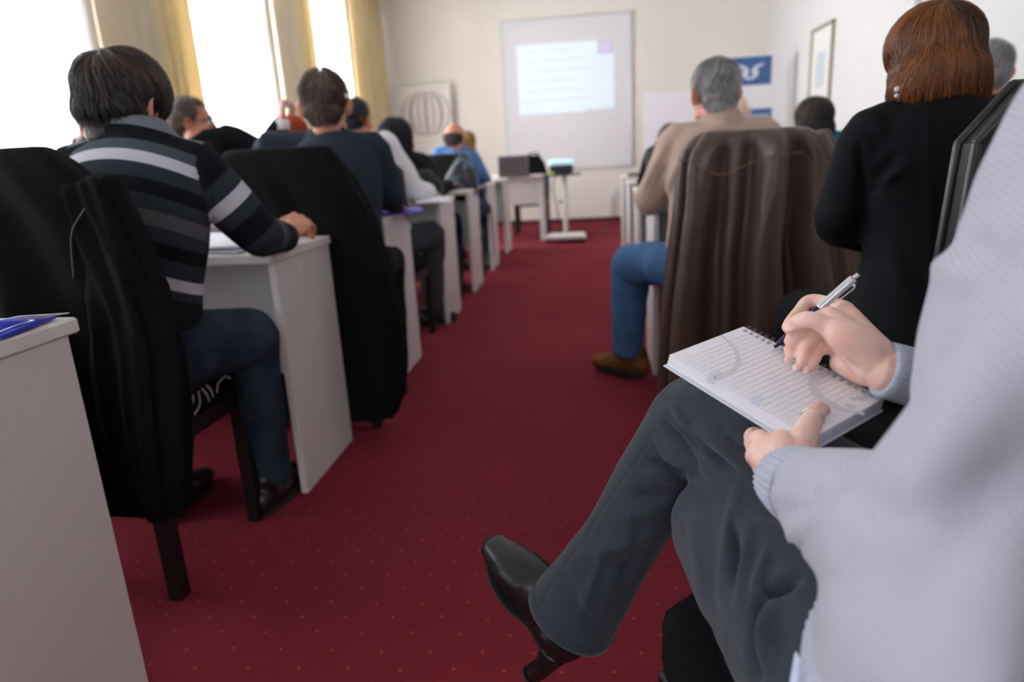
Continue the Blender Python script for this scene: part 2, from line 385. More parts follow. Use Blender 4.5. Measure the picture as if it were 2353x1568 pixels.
def curtain(name, y0, y1, x, z0, z1, material, waves, amp, label, seed=0, group=None, thick=.004):
    r = np.random.default_rng(seed); ny = max(40, int((y1-y0)*90)); nz = 14
    ph = r.uniform(0, 6.28, 4); u = np.linspace(0, 1, ny); V = []
    for k in range(nz+1):
        t = k/nz; z = z1+(z0-z1)*t
        w = waves*(u+.02*np.sin(5*u+ph[0]+t)); gz = .55+.45*t
        xx = x+amp*gz*(np.sin(2*PI*w+ph[1])+.45*np.sin(2*PI*w*2.3+ph[2]+t*.6)+.3*np.sin(2*PI*w*.37+ph[3]))
        yy = y0+(y1-y0)*u+amp*.35*np.cos(2*PI*w+ph[1])
        V.append(np.stack([xx, yy, np.full(ny, z)], 1))
    V = np.array(V); F = []; B = V.copy(); B[..., 0] -= thick
    idx = np.arange((nz+1)*ny).reshape(nz+1, ny); o = idx.size
    q1 = np.stack([idx[:-1, :-1], idx[:-1, 1:], idx[1:, 1:], idx[1:, :-1]], -1).reshape(-1, 4)
    q2 = q1[:, ::-1]+o
    side = []
    for j in (0, ny-1):
        for k in range(nz): side.append((idx[k, j], idx[k+1, j], idx[k+1, j]+o, idx[k, j]+o))
    for k in (0, nz):
        for j in range(ny-1): side.append((idx[k, j], idx[k, j+1], idx[k, j+1]+o, idx[k, j]+o))
    V2 = np.concatenate([V.reshape(-1, 3), B.reshape(-1, 3)])
    if name == 'sheer_curtain': fc = q1; V2 = V.reshape(-1, 3)
    else: fc = np.concatenate([q1, q2, np.array(side)])
    o_ = mk(name, V2, fc, material, origin=(x, y0, z0)); return tag(o_, label, 'curtain', group)
shs = ['white sheer curtain behind the camera', 'white sheer curtain of the window beside the nearest desk', 'white sheer curtain at the far left edge behind the striped sweater', 'bright white sheer curtain above the man with glasses', 'narrow white sheer curtain beside the last yellow drape']
for i, (a, b) in enumerate(WINS):
    c = curtain('sheer_curtain', a-.05, b+.05, XL+.07, .06, 3.12, M['sheer'], 7, .018, shs[i], seed=i)
dr = [(4.02, 4.62, 'beige', 'beige drape with a deep fold between the first two windows in view'), (4.6, 5.04, 'gold', 'yellow drape hanging beside the beige one'),
      (6.4, 6.85, 'gold', 'yellow drape between the two brightest windows'), (6.83, 7.36, 'beige', 'pale beige drape edge beside the narrow window'),
      (8.62, 9.35, 'gold', 'yellow drape right of the narrow window'), (9.33, 9.88, 'gold', 'last yellow drape next to the front wall'),
      (1.6, 2.5, 'beige', 'beige drape left of the frame near the first desk')]
dr[2] = (6.4, 6.96, 'beige', 'pale beige drape edge right of the bright window'); dr[3] = (7.02, 7.36, 'gold', 'yellow drape beside the narrow window')
for i, (a, b, m_, lb) in enumerate(dr):
    curtain('drape', a, b, XL+.16, .03, 3.15, M[m_], 3 if b-a < .65 else 4, .028, lb, seed=20+i, thick=.006)
g = G(); g.tube([(XL+.1, YB+.1, 3.17), (XL+.1, YF-.1, 3.17)], .016, n=8, sub=1); tag(g.make('curtain_rail', M['alu']), 'metal curtain rail running along the window wall', 'rail')

# ---------------------------------------------------------------- desks
def desk(x0, x1, y0, label, depth=.42, cap_y=None, open_side=0):
    e = empty('desk', ((x0+x1)/2, y0+depth/2, 0), label, 'desk', 'white training desks'); zt = .765
    G().box((x0-.006, y0-.025, zt-.028), (x1+.006, y0+depth+.025, zt), .004).make('tabletop', M['lam_edge'], e)
    for xa in (x0, x1-.022):
        p = G().box((xa, y0, 0), (xa+.022, y0+depth, zt-.028), .0015).make('side_panel', M['lam'], e)
        s = xa if (xa == x0) == (x0 > 0) else xa
        xs = xa+.022 if xa != x0 else xa
        for (yy, zz) in ((y0+.16, .49), (y0+.17, .70)):
            d = G(); sg = 1 if xa != x0 else -1
            d.tube([(xs, yy, zz), (xs+sg*.0015, yy, zz)], .0065, n=12, sub=1, flat=True, up=(0, 0, 1)); d.make('screw_cap', M['white_plastic'], p)
    G().box((x0+.022, y0+depth-.10, .30), (x1-.022, y0+depth-.082, zt-.028)).make('modesty_panel', M['lam_in'], e)
    return e
XA, XB = -.92, .25
LR = [.64, 1.87, 2.95, 4.08, 5.08, 6.07, 7.15]
lab = ['white desk at the lower left corner with a blue folder on it', 'white desk the man in the striped sweater leans on', 'white desk in front of the man in the dark suit',
       'white desk in front of the man in the white shirt', 'white desk in front of the woman with curly black hair', 'white desk in front of the bald man in blue', 'white desk of the front row on the left, nearest the presenter table']
for y, l in zip(LR, lab): desk(-2.35, XA, y, l)
lab = ['white desk in front of the grey haired man in jeans', 'white desk just beyond the grey haired man', 'white desk in front of the man in black beyond the grey haired man', 'front white desk right of the aisle with a dark thing on top']
for y, l in zip([3.0, 4.1, 5.1, 6.15], lab): desk(XB, 1.7, y, l)
# presenter table
t = empty('presenter_table', (-1.2, 8.35, 0), 'white table with a front panel standing before the screen, dark case on it', 'table')
G().box((-1.9, 8.02, .74), (-.575, 8.6, .768), .004).make('tabletop', M['lam_edge'], t)
G().box((-1.85, 8.12, .43), (-.63, 8.14, .738)).make('front_panel', M['lam'], t)
for (x, y) in ((-.635, 8.10), (-.635, 8.47), (-1.88, 8.10), (-1.88, 8.47)):
    G().box((x, y, 0), (x+.045, y+.045, .74), .003).make('leg', M['white_plastic'], t)
# laptop and case on the table
t = empty('laptop', (-.85, 7.6, .765), 'open grey laptop standing on the front left desk', 'laptop')
R_ = Rx(.22)
g = G(); g.box((-1.03, 7.58, .766), (-.70, 7.82, .784), .004); g.make('keyboard_base', M['dark_plastic'], t)
g = G(); g.box((-1.03, 7.575, .784), (-.70, 7.585, .995), .003, M3=Rx(-.12), c=A(-.85, 7.58, .784)); lid = g.make('screen_lid', mat('laptop_lid', srgb(112, 100, 100), .35, metal=.3), t)
g = G(); g.box((-1.015, 7.570, .80), (-.715, 7.5755, .98), 0, M3=Rx(-.12), c=A(-.85, 7.58, .784)); g.make('display', mat('laptop_display', srgb(66, 54, 58), .3), lid)
t = empty('camera_bag', (-.6, 8.3, .768), 'small black bag on the presenter table behind the laptop', 'bag')
g = G(); g.prism([(-.79, .768), (-.545, .768), (-.58, .90), (-.64, .985), (-.79, .985)], 8.2, 8.42, (0, 2, 1)); b_ = g.make('body', M['black'], t)
g = G(); g.tube([(-.76, 8.31, .985), (-.72, 8.31, 1.01), (-.66, 8.31, 1.005), (-.63, 8.31, .98)], .008, n=8); g.make('handle', M['black'], t, smooth=True)
# projector trolley
t = empty('projector_trolley', (-.33, 7.95, 0), 'white projector trolley on castors with a dark blue tray, centre front', 'trolley')
G().box((-.57, 7.9, .742), (-.145, 8.28, .758), .004).make('tray', mat('navy_tray', srgb(44, 52, 92), .5), t)
g = G().tube([(-.335, 8.05, .06), (-.335, 8.05, .742)], .026, n=16, sub=1, flat=True); g.make('pole', M['white_plastic'], t, smooth=True)
g = G().prism([(-.57, 7.74), (-.10, 7.74), (-.13, 8.14), (-.52, 8.14)], .055, .085); g.make('base', M['white_plastic'], t)
g = G().tube([(-.335, 8.05, .44), (-.40, 8.05, .45)], .012, n=8, sub=1); g.make('knob', M['dark_plastic'], t, smooth=True)
for x, y in ((-.53, 7.78), (-.14, 7.78), (-.5, 8.1), (-.16, 8.1)):
    g = G().tube([(x-.012, y, .03), (x+.012, y, .03)], .028, n=14, sub=1, flat=True, up=(0, 0, 1)); g.box((x-.016, y-.012, .03), (x+.016, y+.012, .058)); g.make('castor', M['dark_plastic'], t)
t = empty('projector', (-.37, 8.05, .758), 'black projector with a pale lit top on the trolley', 'projector')
G().box((-.495, 7.95, .765), (-.235, 8.2, .86), .012).make('body', M['dark_plastic'], t)
G().box((-.505, 7.94, .86), (-.225, 8.2, .925), .02).make('top_cover', mat('glowing_cyan_cover', srgb(196, 232, 236), .35, emit=(srgb(190, 240, 245), .25)), t)  # cyan light on the top is put into its colour and glow
g = G().tube([(-.42, 8.2, .82), (-.42, 8.225, .82)], .028, n=16, sub=1, flat=True, up=(0, 0, 1)); g.make('lens', M['dark_plastic'], t)
for x in (-.48, -.25): G().box((x-.008, 7.97, .758), (x+.008, 7.99, .766)).make('foot', M['dark_plastic'], t)
tag(G().box((-.52, 7.905, .758), (-.44, 7.945, .79), .008).make('marker_pot', mat('lime_plastic', srgb(170, 205, 70), .5)), 'lime green thing on the trolley beside the projector', 'pot')
g = G(); g.tube([(-.44, 8.1, .745), (-.47, 8.1, .6), (-.44, 8.1, .42), (-.42, 8.12, .2), (-.40, 8.14, .01), (-.2, 8.3, .008), (.1, 8.8, .008), (.2, 9.6, .01), (.28, 10.12, .012), (.3, 10.16, .03), (.3, 10.165, .3)], .006, n=6)
tag(g.make('cable', M['dark_plastic'], smooth=True), 'dark cable hanging from the projector trolley and lying to the wall', 'cable')
t = empty('wall_socket', (.22, YF, .3), 'small socket with conduit low on the front wall', 'socket')
G().box((.24, YF-.03, .33), (.34, YF, .42), .006).make('cover_plate', M['white_plastic'], t); G().box((.22, YF-.02, .056), (.245, YF, .33)).make('conduit', M['wall'], t)
# chair behind the presenter table is built below with the others

# ---------------------------------------------------------------- front wall items
t = empty('projection_board', (-.34, YF, 1.77), 'large white board on the front wall showing a projected slide', 'whiteboard')
x0, x1, z0, z1 = -1.225, .54, .77, 2.78
G().box((x0, YF-.02, z0), (x1, YF, z1)).make('board_surface', M['board'], t)
for a, b in (((x0-.012, z0-.012), (x1+.012, z0+.01)), ((x0-.012, z1-.01), (x1+.012, z1+.012)), ((x0-.012, z0), (x0+.008, z1)), ((x1-.006, z0), (x1+.016, z1))):
    G().box((a[0], YF-.032, a[1]), (b[0], YF, b[1]), .002).make('frame_strip', M['alu'], t)
def lit(name, c, s): return mat(name, c, .9, emit=(c, s))  # projector light on the board is built as thin glowing sheets
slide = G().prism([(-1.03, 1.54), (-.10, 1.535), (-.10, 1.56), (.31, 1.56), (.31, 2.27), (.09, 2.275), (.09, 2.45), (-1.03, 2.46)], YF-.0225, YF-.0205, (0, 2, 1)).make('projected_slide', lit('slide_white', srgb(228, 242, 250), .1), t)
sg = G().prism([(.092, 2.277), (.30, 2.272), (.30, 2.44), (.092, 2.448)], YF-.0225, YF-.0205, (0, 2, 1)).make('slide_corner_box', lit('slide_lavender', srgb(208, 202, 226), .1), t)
lg = G()
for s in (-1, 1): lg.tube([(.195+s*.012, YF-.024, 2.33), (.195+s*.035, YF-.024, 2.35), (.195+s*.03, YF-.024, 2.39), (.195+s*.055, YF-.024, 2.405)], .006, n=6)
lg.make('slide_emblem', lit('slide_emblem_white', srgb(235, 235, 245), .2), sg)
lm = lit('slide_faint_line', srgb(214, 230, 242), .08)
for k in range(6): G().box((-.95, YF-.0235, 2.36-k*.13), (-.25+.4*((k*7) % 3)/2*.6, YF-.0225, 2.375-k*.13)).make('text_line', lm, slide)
# left notice board with balloon drawing
t = empty('poster_board', (-2.4, 10.0, 1.3), 'pale poster board with a grey balloon drawing, left of the screen', 'poster')
pm = mat('poster_grey', srgb(172, 164, 158), .8); pm2 = mat('poster_grey_light', srgb(196, 189, 182), .8)
G().box((-2.86, 10.05, .7), (-1.98, 10.08, 2.03), .004).make('panel', mat('poster_paper', srgb(224, 217, 207), .7), t)
cxp, czp = -2.36, 1.63
for k in range(7):
    u = (k-3)/3.; g = G(); poly = []
    for j in range(13):
        a = PI*j/12; r = .36; poly.append((cxp+r*(u*.95-.06)*math.sin(a)**.8, czp+.30*math.cos(a)))
    for j in range(12, -1, -1):
        a = PI*j/12; poly.append((cxp+.36*(u*.95+.12-.10)*math.sin(a)**.8+.03, czp+.30*math.cos(a)))
    g.prism(poly, 10.046, 10.05, (0, 2, 1)); g.make('balloon_stripe', pm if k % 2 else pm2, t)
for k in range(7): G().box((-2.62+k*.075, 10.047, .98), (-2.585+k*.075, 10.05, 1.08+.02*(k % 3))).make('letter_stroke', pm, t)
for x in (-2.8, -2.07): G().box((x, 10.08, 0), (x+.03, 10.11, 2.0)).make('leg', M['alu'], t)
# flip chart / whiteboard right
t = empty('whiteboard_stand', (1.2, 9.6, 0), 'white flip chart board behind the grey haired man', 'whiteboard')
G().box((.68, 9.62, .75), (1.55, 9.66, 1.68), .004).make('board_surface', mat('whiteboard_white', srgb(236, 232, 236), .4), t)
for x in (.72, 1.48): G().box((x, 9.66, 0), (x+.035, 9.70, 1.66)).make('leg', M['alu'], t)
# banner with blue emblem
t = empty('banner_board', (1.95, 8.6, 0), 'tall white banner with two blue boxes and a wing shaped emblem', 'banner')
YB_ = 8.6
a0 = at(1645, 137, YB_); a1 = at(1812, 118, YB_)
G().box((a0[0]-.05, YB_, .0), (a1[0], YB_+.035, a1[2]-.01), .004).make('panel', mat('banner_white', srgb(232, 230, 232), .6), t)
blue = mat('banner_blue', srgb(62, 96, 150), .6); wh = mat('emblem_white', srgb(216, 218, 226), .6)
p0 = at(1680, 140, YB_); p1 = at(1771, 195, YB_)
bb = G().box((p0[0], YB_-.004, p1[2]+.01), (p1[0], YB_, p0[2]+.03)).make('blue_box', blue, t)
cx_, cz_ = at(1724, 165, YB_)[0], at(1724, 165, YB_)[2]+.0
for s in (-1, 1):
    for q, (dx, dz, w_) in enumerate(((0, 0, .016), (.022, .012, .010), (-.02, -.004, .009))):
        g = G(); g.tube([(cx_+s*.01, YB_-.006, cz_-.075), (cx_+s*(.06+dx), YB_-.006, cz_-.045+dz), (cx_+s*(.045+dx), YB_-.006, cz_+.01+dz), (cx_+s*(.062+dx), YB_-.006, cz_+.045+dz), (cx_+s*(.12+dx), YB_-.006, cz_+.065+dz)], [(w_, .003)]*5, n=8, up=(0, 1, 0)); g.make('emblem_feather', wh, bb, smooth=True)
p0 = at(1710, 252, YB_); p1 = at(1771, 300, YB_)
b2 = G().box((p0[0]-.1, YB_-.004, p1[2]-.1), (p1[0], YB_, p0[2]+.0)).make('blue_box', blue, t)
for k in range(9): G().box((p0[0]+.02+k*.03, YB_-.006, p0[2]-.085), (p0[0]+.038+k*.03, YB_-.004, p0[2]-.055-.01*(k % 2))).make('letter_stroke', wh, b2)
# picture on the right wall
t = empty('picture_frame', (XR, 7.75, 1.7), 'tall narrow framed picture on the right wall', 'picture')
py0, py1, pz0, pz1 = 7.42, 8.1, 1.32, 2.09
fm = mat('frame_bronze', srgb(150, 136, 112), .4, metal=.4)
G().box((XR-.012, py0+.02, pz0+.02), (XR, py1-.02, pz1-.02)).make('picture_mat', mat('mat_paper', srgb(220, 218, 212), .6), t)
G().box((XR-.014, py0+.22, pz0+.18), (XR-.012, py1-.2, pz1-.25)).make('print', mat('print_blue', srgb(176, 190, 214), .6, noise=(9, .3), col2=srgb(205, 200, 190)), t)
for a, b in (((py0, pz0), (py0+.028, pz1)), ((py1-.028, pz0), (py1, pz1)), ((py0, pz0), (py1, pz0+.028)), ((py0, pz1-.028), (py1, pz1))):
    G().box((XR-.03, a[0], a[1]), (XR, b[0], b[1]), .003).make('frame_rail', fm, t)

# ---------------------------------------------------------------- chairs (local: faces +y, origin on the floor under the seat)
def xf(g, loc, yaw):
    R = Rz(yaw); g.v = [tuple(R@np.array(p)+np.array(loc)) for p in g.v]; return g
def pad(w, d, h, z, cy, r=.05, crown=.012, n=9):
    """upholstered slab with rounded corners and crowned top, as a loft"""
    g = G(); prof = [(-.0, .0), (.15, .006), (.5, .012), (.85, .006), (1.0, -.004)]
    rings = []; N_ = 32; th = np.arange(N_)*2*PI/N_
    def outline(k): 
        e = 5.; c, s = np.cos(th), np.sin(th); rr = (np.abs(c)**e+np.abs(s)**e)**(-1/e); return np.stack([c*rr*(w/2-k), s*rr*(d/2-k)], 1)
    lay = [(0, .014), (.2, .003), (.5, 0), (.8, .004), (.95, .014), (1.0, .03)]
    V = []; F = []
    for t, k in lay:
        o = outline(k); V += [(x, y+cy, z+h*t) for x, y in o]
    for sc, zz in ((.7, crown*.7), (.35, crown)):
        o = outline(.03)*sc; V += [(x, y+cy, z+h+zz) for x, y in o]
    m = len(lay)+2
    for i in range(m-1):
        for j in range(N_): F.append((i*N_+j, i*N_+(j+1) % N_, (i+1)*N_+(j+1) % N_, (i+1)*N_+j))
    F.append(tuple(range(N_-1, -1, -1))); F.append(tuple((m-1)*N_+j for j in range(N_)))
    return g.add(V, F)
def chair(x, y, yaw, label, pattern=False, group='black upholstered chairs', name='chair', top=1.03, seat=(.43, .42, .405)):
    """(x, y): centre of the seat"""
    e = empty(name, (x, y, 0), label, 'chair', group); L_ = (x, y, 0)
    xf(pad(seat[0], seat[1], .07, seat[2], 0), L_, yaw).make('seat', M['black'], e, smooth=True)
    for sx in (-1, 1):
        g = G(); g.box((sx*.195-.019, .155, 0), (sx*.195+.019, .195, .405), .004); xf(g, L_, yaw).make('leg', M['black_wood'], e)
        g = G(); g.box((sx*.195-.019, -.215, 0), (sx*.195+.019, -.175, .42), .004); xf(g, L_, yaw).make('leg', M['black_wood'], e)
    g = G(); g.box((-.18, .165, .36), (.18, .185, .405)); g.box((-.18, -.205, .36), (.18, -.185, .405))
    for sx in (-1, 1): g.box((sx*.195-.01, -.18, .36), (sx*.195+.01, .16, .405))
    xf(g, L_, yaw).make('seat_rail', M['black_wood'], e)
    w = .215; c = .07
    poly = [(-w, .42), (w, .42), (w, top-c-.01), (w-c, top), (-w+c, top), (-w, top-c-.01)]
    g = G(); th = .032; g.prism(poly, -.235, -.235+th, (0, 2, 1))
    v = np.array(g.v); v[:, 1] -= (v[:, 2]-.42)*.09; g.v = [tuple(p) for p in v]; xf(g, L_, yaw).make('backrest', M['black_vinyl'], e)
    pts = [(-w, .5), (-w, top-c-.01), (-w+c, top), (w-c, top), (w, top-c-.01), (w, .5)]
    for side in (-.237, -.201):
        g = G(); P = [(p[0], side-(p[1]-.42)*.09, p[1]) for p in pts]
        for a_, b_ in zip(P[:-1], P[1:]): g.tube([a_, b_], .0075, n=8, sub=1, cap=.6, up=(0, 1, 0))
        xf(g, L_, yaw).make('piping', M['pipe'], e, smooth=True)
    g = G(); ip = [(-w+.03, .55), (w-.03, .55), (w-.03, top-c-.09), (w-c-.03, top-.07), (-w+c+.03, top-.07), (-w+.03, top-c-.09)]
    g.prism(ip, -.243, -.235, (0, 2, 1)); v = np.array(g.v); v[:, 1] -= (v[:, 2]-.42)*.09; g.v = [tuple(p) for p in v]
    xf(g, L_, yaw).make('back_panel', M['black_vinyl'], e)
    if pattern:   # printed pale swirls on the edge of the cushion
        pm_ = mat('swirl_print', srgb(176, 172, 168), .8)
        for pts_ in ([(.0, .435), (.05, .435), (.085, .45), (.09, .47)], [(.0, .415), (.07, .417), (.11, .435), (.115, .468)], [(.13, .47), (.145, .45), (.15, .43)], [(.15, .472), (.165, .455), (.17, .435)], [(.19, .44), (.2, .46), (.235, .468), (.26, .455)]):
            g = G(); g.tube([(.217, p[0]-.13, p[1]) for p in pts_], [(.0035, .0015)]*len(pts_), n=6, up=(1, 0, 0)); xf(g, L_, yaw).make('swirl_print', pm_, e, smooth=True)
    return e
# ================================================================ people toolkit
def ear_mesh(side, c, R, s=1.0):
    """outer ear as a thick shell: rim, bowl and lobe"""
    nr, nt = 7, 20; V = []; prof = [(.02, .010), (.25, .006), (.45, .006), (.62, .011), (.8, .019), (.93, .021), (1.0, .014)]
    for r, h in prof:
        for j in range(nt):
            a = 2*PI*j/nt; lob = 1-.28*max(0, -math.sin(a))
            V.append((h+.006*max(0, -math.cos(a))*r, .0175*r*math.cos(a)*lob-.004*math.sin(a)*r, .032*r*math.sin(a)))
    for r, h in ((1.02, .006), (.8, -.006), (.4, -.014)):
        for j in range(nt):
            a = 2*PI*j/nt; lob = 1-.28*max(0, -math.sin(a)); V.append((h, .0175*r*math.cos(a)*lob, .032*r*math.sin(a)))
    V = np.array(V)*s; V[:, 0] += V[:, 1]*-.45
    m = 10; F = []
    for i in range(m-1):
        for j in range(nt): F.append((i*nt+j, i*nt+(j+1) % nt, (i+1)*nt+(j+1) % nt, (i+1)*nt+j))
    V[:, 0] += .071*s; V[:, 1] += -.010*s; V[:, 2] += -.012*s
    if side < 0: V[:, 0] *= -1
    return V@R.T+c, np.array(F)
def head_volumes(g, c, R, s=1.0, neck=None, nr=.054):
    e = lambda p, r, RR=None: g.ell(R@(np.array(p)*s)+c, np.array(r)*s, R if RR is None else R@RR, 18, 12)
    e((0, -.012, .028), (.074, .094, .086)); e((0, .028, -.035), (.060, .062, .070)); e((0, .062, -.085), (.030, .026, .024))
    e((0, .03, -.075), (.050, .05, .035)); e((0, .072, .022), (.050, .02, .022)); e((0, .088, -.075), (.020, .010, .010)); e((0, -.03, -.045), (.052, .05, .05))
    for sx in (-1, 1): e((sx*.036, .064, -.03), (.022, .02, .022)); e((sx*.040, .03, -.075), (.022, .04, .024))
    g.tube([R@(A(0, .084, .012)*s)+c, R@(A(0, .098, -.018)*s)+c, R@(A(0, .104, -.036)*s)+c, R@(A(0, .088, -.044)*s)+c], [.007*s, .009*s, .012*s, .009*s], n=10)
    if neck is not None: g.tube([R@(A(0, -.02, -.03)*s)+c, R@(A(0, -.022, -.09)*s)+c, neck], [nr*s, nr*.98*s, nr*1.15*s], n=16)
def eyes_lips(c, R, parent, s=1.0):
    for sx in (-1, 1):
        g = G().ell(R@(A(sx*.031, .0745, .002)*s)+c, .0115*s, None, 12, 8); ey = g.make('eye', M['eye'], parent, smooth=True)
        G().ell(R@(A(sx*.031, .0835, .002)*s)+c, A(.005, .0035, .005)*s, R, 10, 6).make('iris', M['hair_dark2'], ey, smooth=True)
        g = G(); g.tube([R@(A(sx*.018, .089, .024)*s)+c, R@(A(sx*.034, .088, .029)*s)+c, R@(A(sx*.05, .074, .022)*s)+c], .0035*s, n=8); g.make('eyebrow', M['hair_dark2'], parent, smooth=True)
    g = G(); g.tube([R@(A(-.022, .088, -.072)*s)+c, R@(A(0, .098, -.070)*s)+c, R@(A(.022, .088, -.072)*s)+c], [(.003*s, .004*s), (.005*s, .007*s), (.003*s, .004*s)], n=8); g.make('lips', M['lips'], parent, smooth=True)
M['hair_dark2'] = mat('dark_iris', srgb(34, 26, 22), .3)
HSTY = {   # ellipsoids of the hair mass, strand settings
    'short': dict(els=[((0, -.018, .036), (.080, .095, .083)), ((0, -.052, -.030), (.060, .048, .050))], L=.045, low=-.085, n=2600, w=.0012, lift=.010, front=.35),
    'crop': dict(els=[((0, -.018, .036), (.0775, .093, .084)), ((0, -.05, -.025), (.057, .048, .047))], L=.020, low=-.075, n=2600, w=.0010, lift=.006, front=.35),
    'mop': dict(els=[((0, -.018, .038), (.082, .100, .086)), ((0, -.046, -.018), (.077, .068, .062)), ((0, -.054, -.072), (.064, .046, .045))], L=.13, low=-.128, n=5200, w=.0015, lift=.013, front=.55),
    'bob': dict(els=[((0, -.022, .040), (.092, .104, .090)), ((0, -.035, -.03), (.098, .090, .07)), ((0, -.033, -.060), (.104, .084, .055))], L=.24, low=-.112, n=6500, w=.0010, lift=.006, front=.25),
    'curly': dict(els=[((0, -.020, .040), (.105, .112, .098)), ((0, -.045, -.035), (.105, .08, .075)), ((0, -.045, -.08), (.085, .06, .055))], L=.08, low=-.12, n=3500, w=.0022, lift=.02, front=.4),
    'ring': dict(els=[((0, -.030, -.004), (.084, .084, .050)), ((0, -.052, -.04), (.060, .046, .046))], L=.018, low=-.08, n=1500, w=.0010, lift=.005, front=-.1),
}
def hair(style, c, R, material, parent, s=1.0, seed=1, n=None, vox=.005, grey=0, cut=None):
    st = HSTY[style]; r = np.random.default_rng(seed); g = G()
    for p, q in st['els']: g.ell(R@(np.array(p)*s)+c, np.array(q)*s*.985, R, 22, 14)
    co, no, q = remesh(g, vox*s, 6)
    loc = (co-c)@R/s
    nf = noisef(95, seed); co = co+no*(nf(loc)*.0035*s)[:, None]
    # keep the face free: push the cap back where it would cover the face
    tint0 = np.full(len(co), .18)+.1*nf(loc*1.7)
    # strands
    N_ = n or st['n']; K = 9; els = [(np.array(p), np.array(q)) for p, q in st['els']]
    d = r.normal(size=(N_*3, 3)); d /= np.linalg.norm(d, axis=1)[:, None]
    zmin = -.15 if style in ('bob', 'mop') else -.8
    keep = (d[:, 1] < st['front']+.75*np.clip(d[:, 2], 0, 1)) & (d[:, 2] > zmin)
    if style == 'ring': keep &= (d[:, 2] < .55)
    d = d[keep][:N_]; N_ = len(d)
    if style in ('bob', 'mop'): els0 = els[0]
    def push(p, off):     # project to the outer surface of the union of ellipsoids
        best = None
        for cc, q_ in els:
            u = (p-cc)/q_; l = np.linalg.norm(u, axis=1)
            best = l if best is None else np.minimum(best, l)
        for cc, q_ in els:
            u = (p-cc)/q_; l = np.linalg.norm(u, axis=1)[:, None]; inside = (l < 1)
            p = np.where(inside, cc+u/np.maximum(l, 1e-6)*q_, p)
        out = best > 1.0
        # pull outer points down to surface of the nearest ellipsoid
        dist = None; tgt = p.copy()
        for cc, q_ in els:
            u = (p-cc)/q_; l = np.linalg.norm(u, axis=1)[:, None]; t = cc+u/np.maximum(l, 1e-6)*q_; dd = np.linalg.norm(p-t, axis=1)
            if dist is None: dist = dd.copy(); tgt = t.copy()
            else: m = dd < dist; dist[m] = dd[m]; tgt[m] = t[m]
        p = np.where((out & (p[:, 2] > st['low']*.75))[:, None], tgt, p)
        return p
    cc, q_ = els[0]; p = cc+d*q_
    if style in ('ring', 'short', 'crop', 'curly'):
        pick = r.random(N_) < .3; p[pick] = els[1][0]+d[pick]*els[1][1]
        p = push(p, 0)
    whorl = A(.015, -.62, .78); whorl /= np.linalg.norm(whorl)
    L = st['L']*r.uniform(.6, 1.1, N_); ds = L/K; lift = r.random(N_)*st['lift']
    clump = noisef(60, seed+3); c2 = noisef(60, seed+4)
    P = [p.copy()]
    for k in range(K-1):
        nrm = np.zeros_like(p); best = np.full(N_, 9.)
        for c_, r_ in els:
            u = (p-c_)/r_; l = np.linalg.norm(u, axis=1); m = l < best; best[m] = l[m]; nn = u/r_; nn /= np.linalg.norm(nn, axis=1)[:, None]+1e-9; nrm[m] = nn[m]
        if style == 'curly': dirv = r.normal(size=p.shape)*.9+A(0, -.1, -.6)
        else:
            dirv = (nrm-whorl)*(1.0 if k < 5 else .5)+A(0, 0, -1.)*(.55 if style != 'crop' else .3)+A(0, .25, 0)*np.clip(p[:, 2:3]*8, 0, 1)
            sw = np.cross(nrm, A(0, 0, 1.)); dirv = dirv+sw*(clump(P[0])*(1.1 if style in ('mop', 'short') else .55))[:, None]+r.normal(size=p.shape)*.07
        dirv -= nrm*np.sum(dirv*nrm, axis=1)[:, None]*.9
        dirv /= np.linalg.norm(dirv, axis=1)[:, None]+1e-9
        p = p+dirv*ds[:, None]; p = push(p, 0)
        if style == 'bob' and k > 3: p[:, :2] *= 1-.004*k*np.clip((-p[:, 2:3]-.06)*20, 0, 1)
        P.append(p.copy())
    P = np.array(P)   # K,N,3
    lo = P[-1][:, 2] > st['low']-.03*r.random(N_)
    ear_hide = ~((np.abs(P[-1][:, 0]) > .055) & (P[-1][:, 1] > .0) & (P[-1][:, 2] < -.01)) if style in ('short', 'crop', 'ring', 'mop') else np.ones(N_, bool)
    face = ~((P[-1][:, 1] > .055) & (P[-1][:, 2] < .045))
    kp = lo & ear_hide & face; P = P[:, kp]; lift = lift[kp]; N_ = P.shape[1]
    tt = np.linspace(0, 1, K)[:, None]
    hump = (np.sin(PI*np.clip(tt*.9+.05, 0, 1))+.6*tt)*lift[None, :]
    cen = A(0, -.02, .02); rad = P-cen; rad /= np.linalg.norm(rad, axis=2)[..., None]
    P = P+rad*(hump+.0006+(.0012 if style == 'bob' else .003)*np.abs(c2(P[4]))[None, :])[..., None]
    T = np.gradient(P, axis=0); T /= np.linalg.norm(T, axis=2)[..., None]+1e-9
    S = np.cross(T, rad); S /= np.linalg.norm(S, axis=2)[..., None]+1e-9; Bn = np.cross(T, S)
    w = st['w']*(1.15-.95*tt**1.5)*(.7+.6*r.random(N_))[None, :]
    V = np.stack([P+S*w[..., None], P-S*w[..., None], P+Bn*w[..., None]*-.8], axis=2)   # K,N,3,3
    V = V*s; V = V@R.T+c
    Kk = K; idx = np.arange(K*N_*3).reshape(K, N_, 3); F = []
    for j in range(3):
        jj = (j+1) % 3; F.append(np.stack([idx[:-1, :, j], idx[:-1, :, jj], idx[1:, :, jj], idx[1:, :, j]], -1).reshape(-1, 4))
    F = np.concatenate(F); tint = np.clip(.42+.75*clump(P[3]*.9)[None, :, None]+.2*r.normal(size=(1, N_, 1))+np.zeros((K, N_, 3)), 0, 1).ravel()
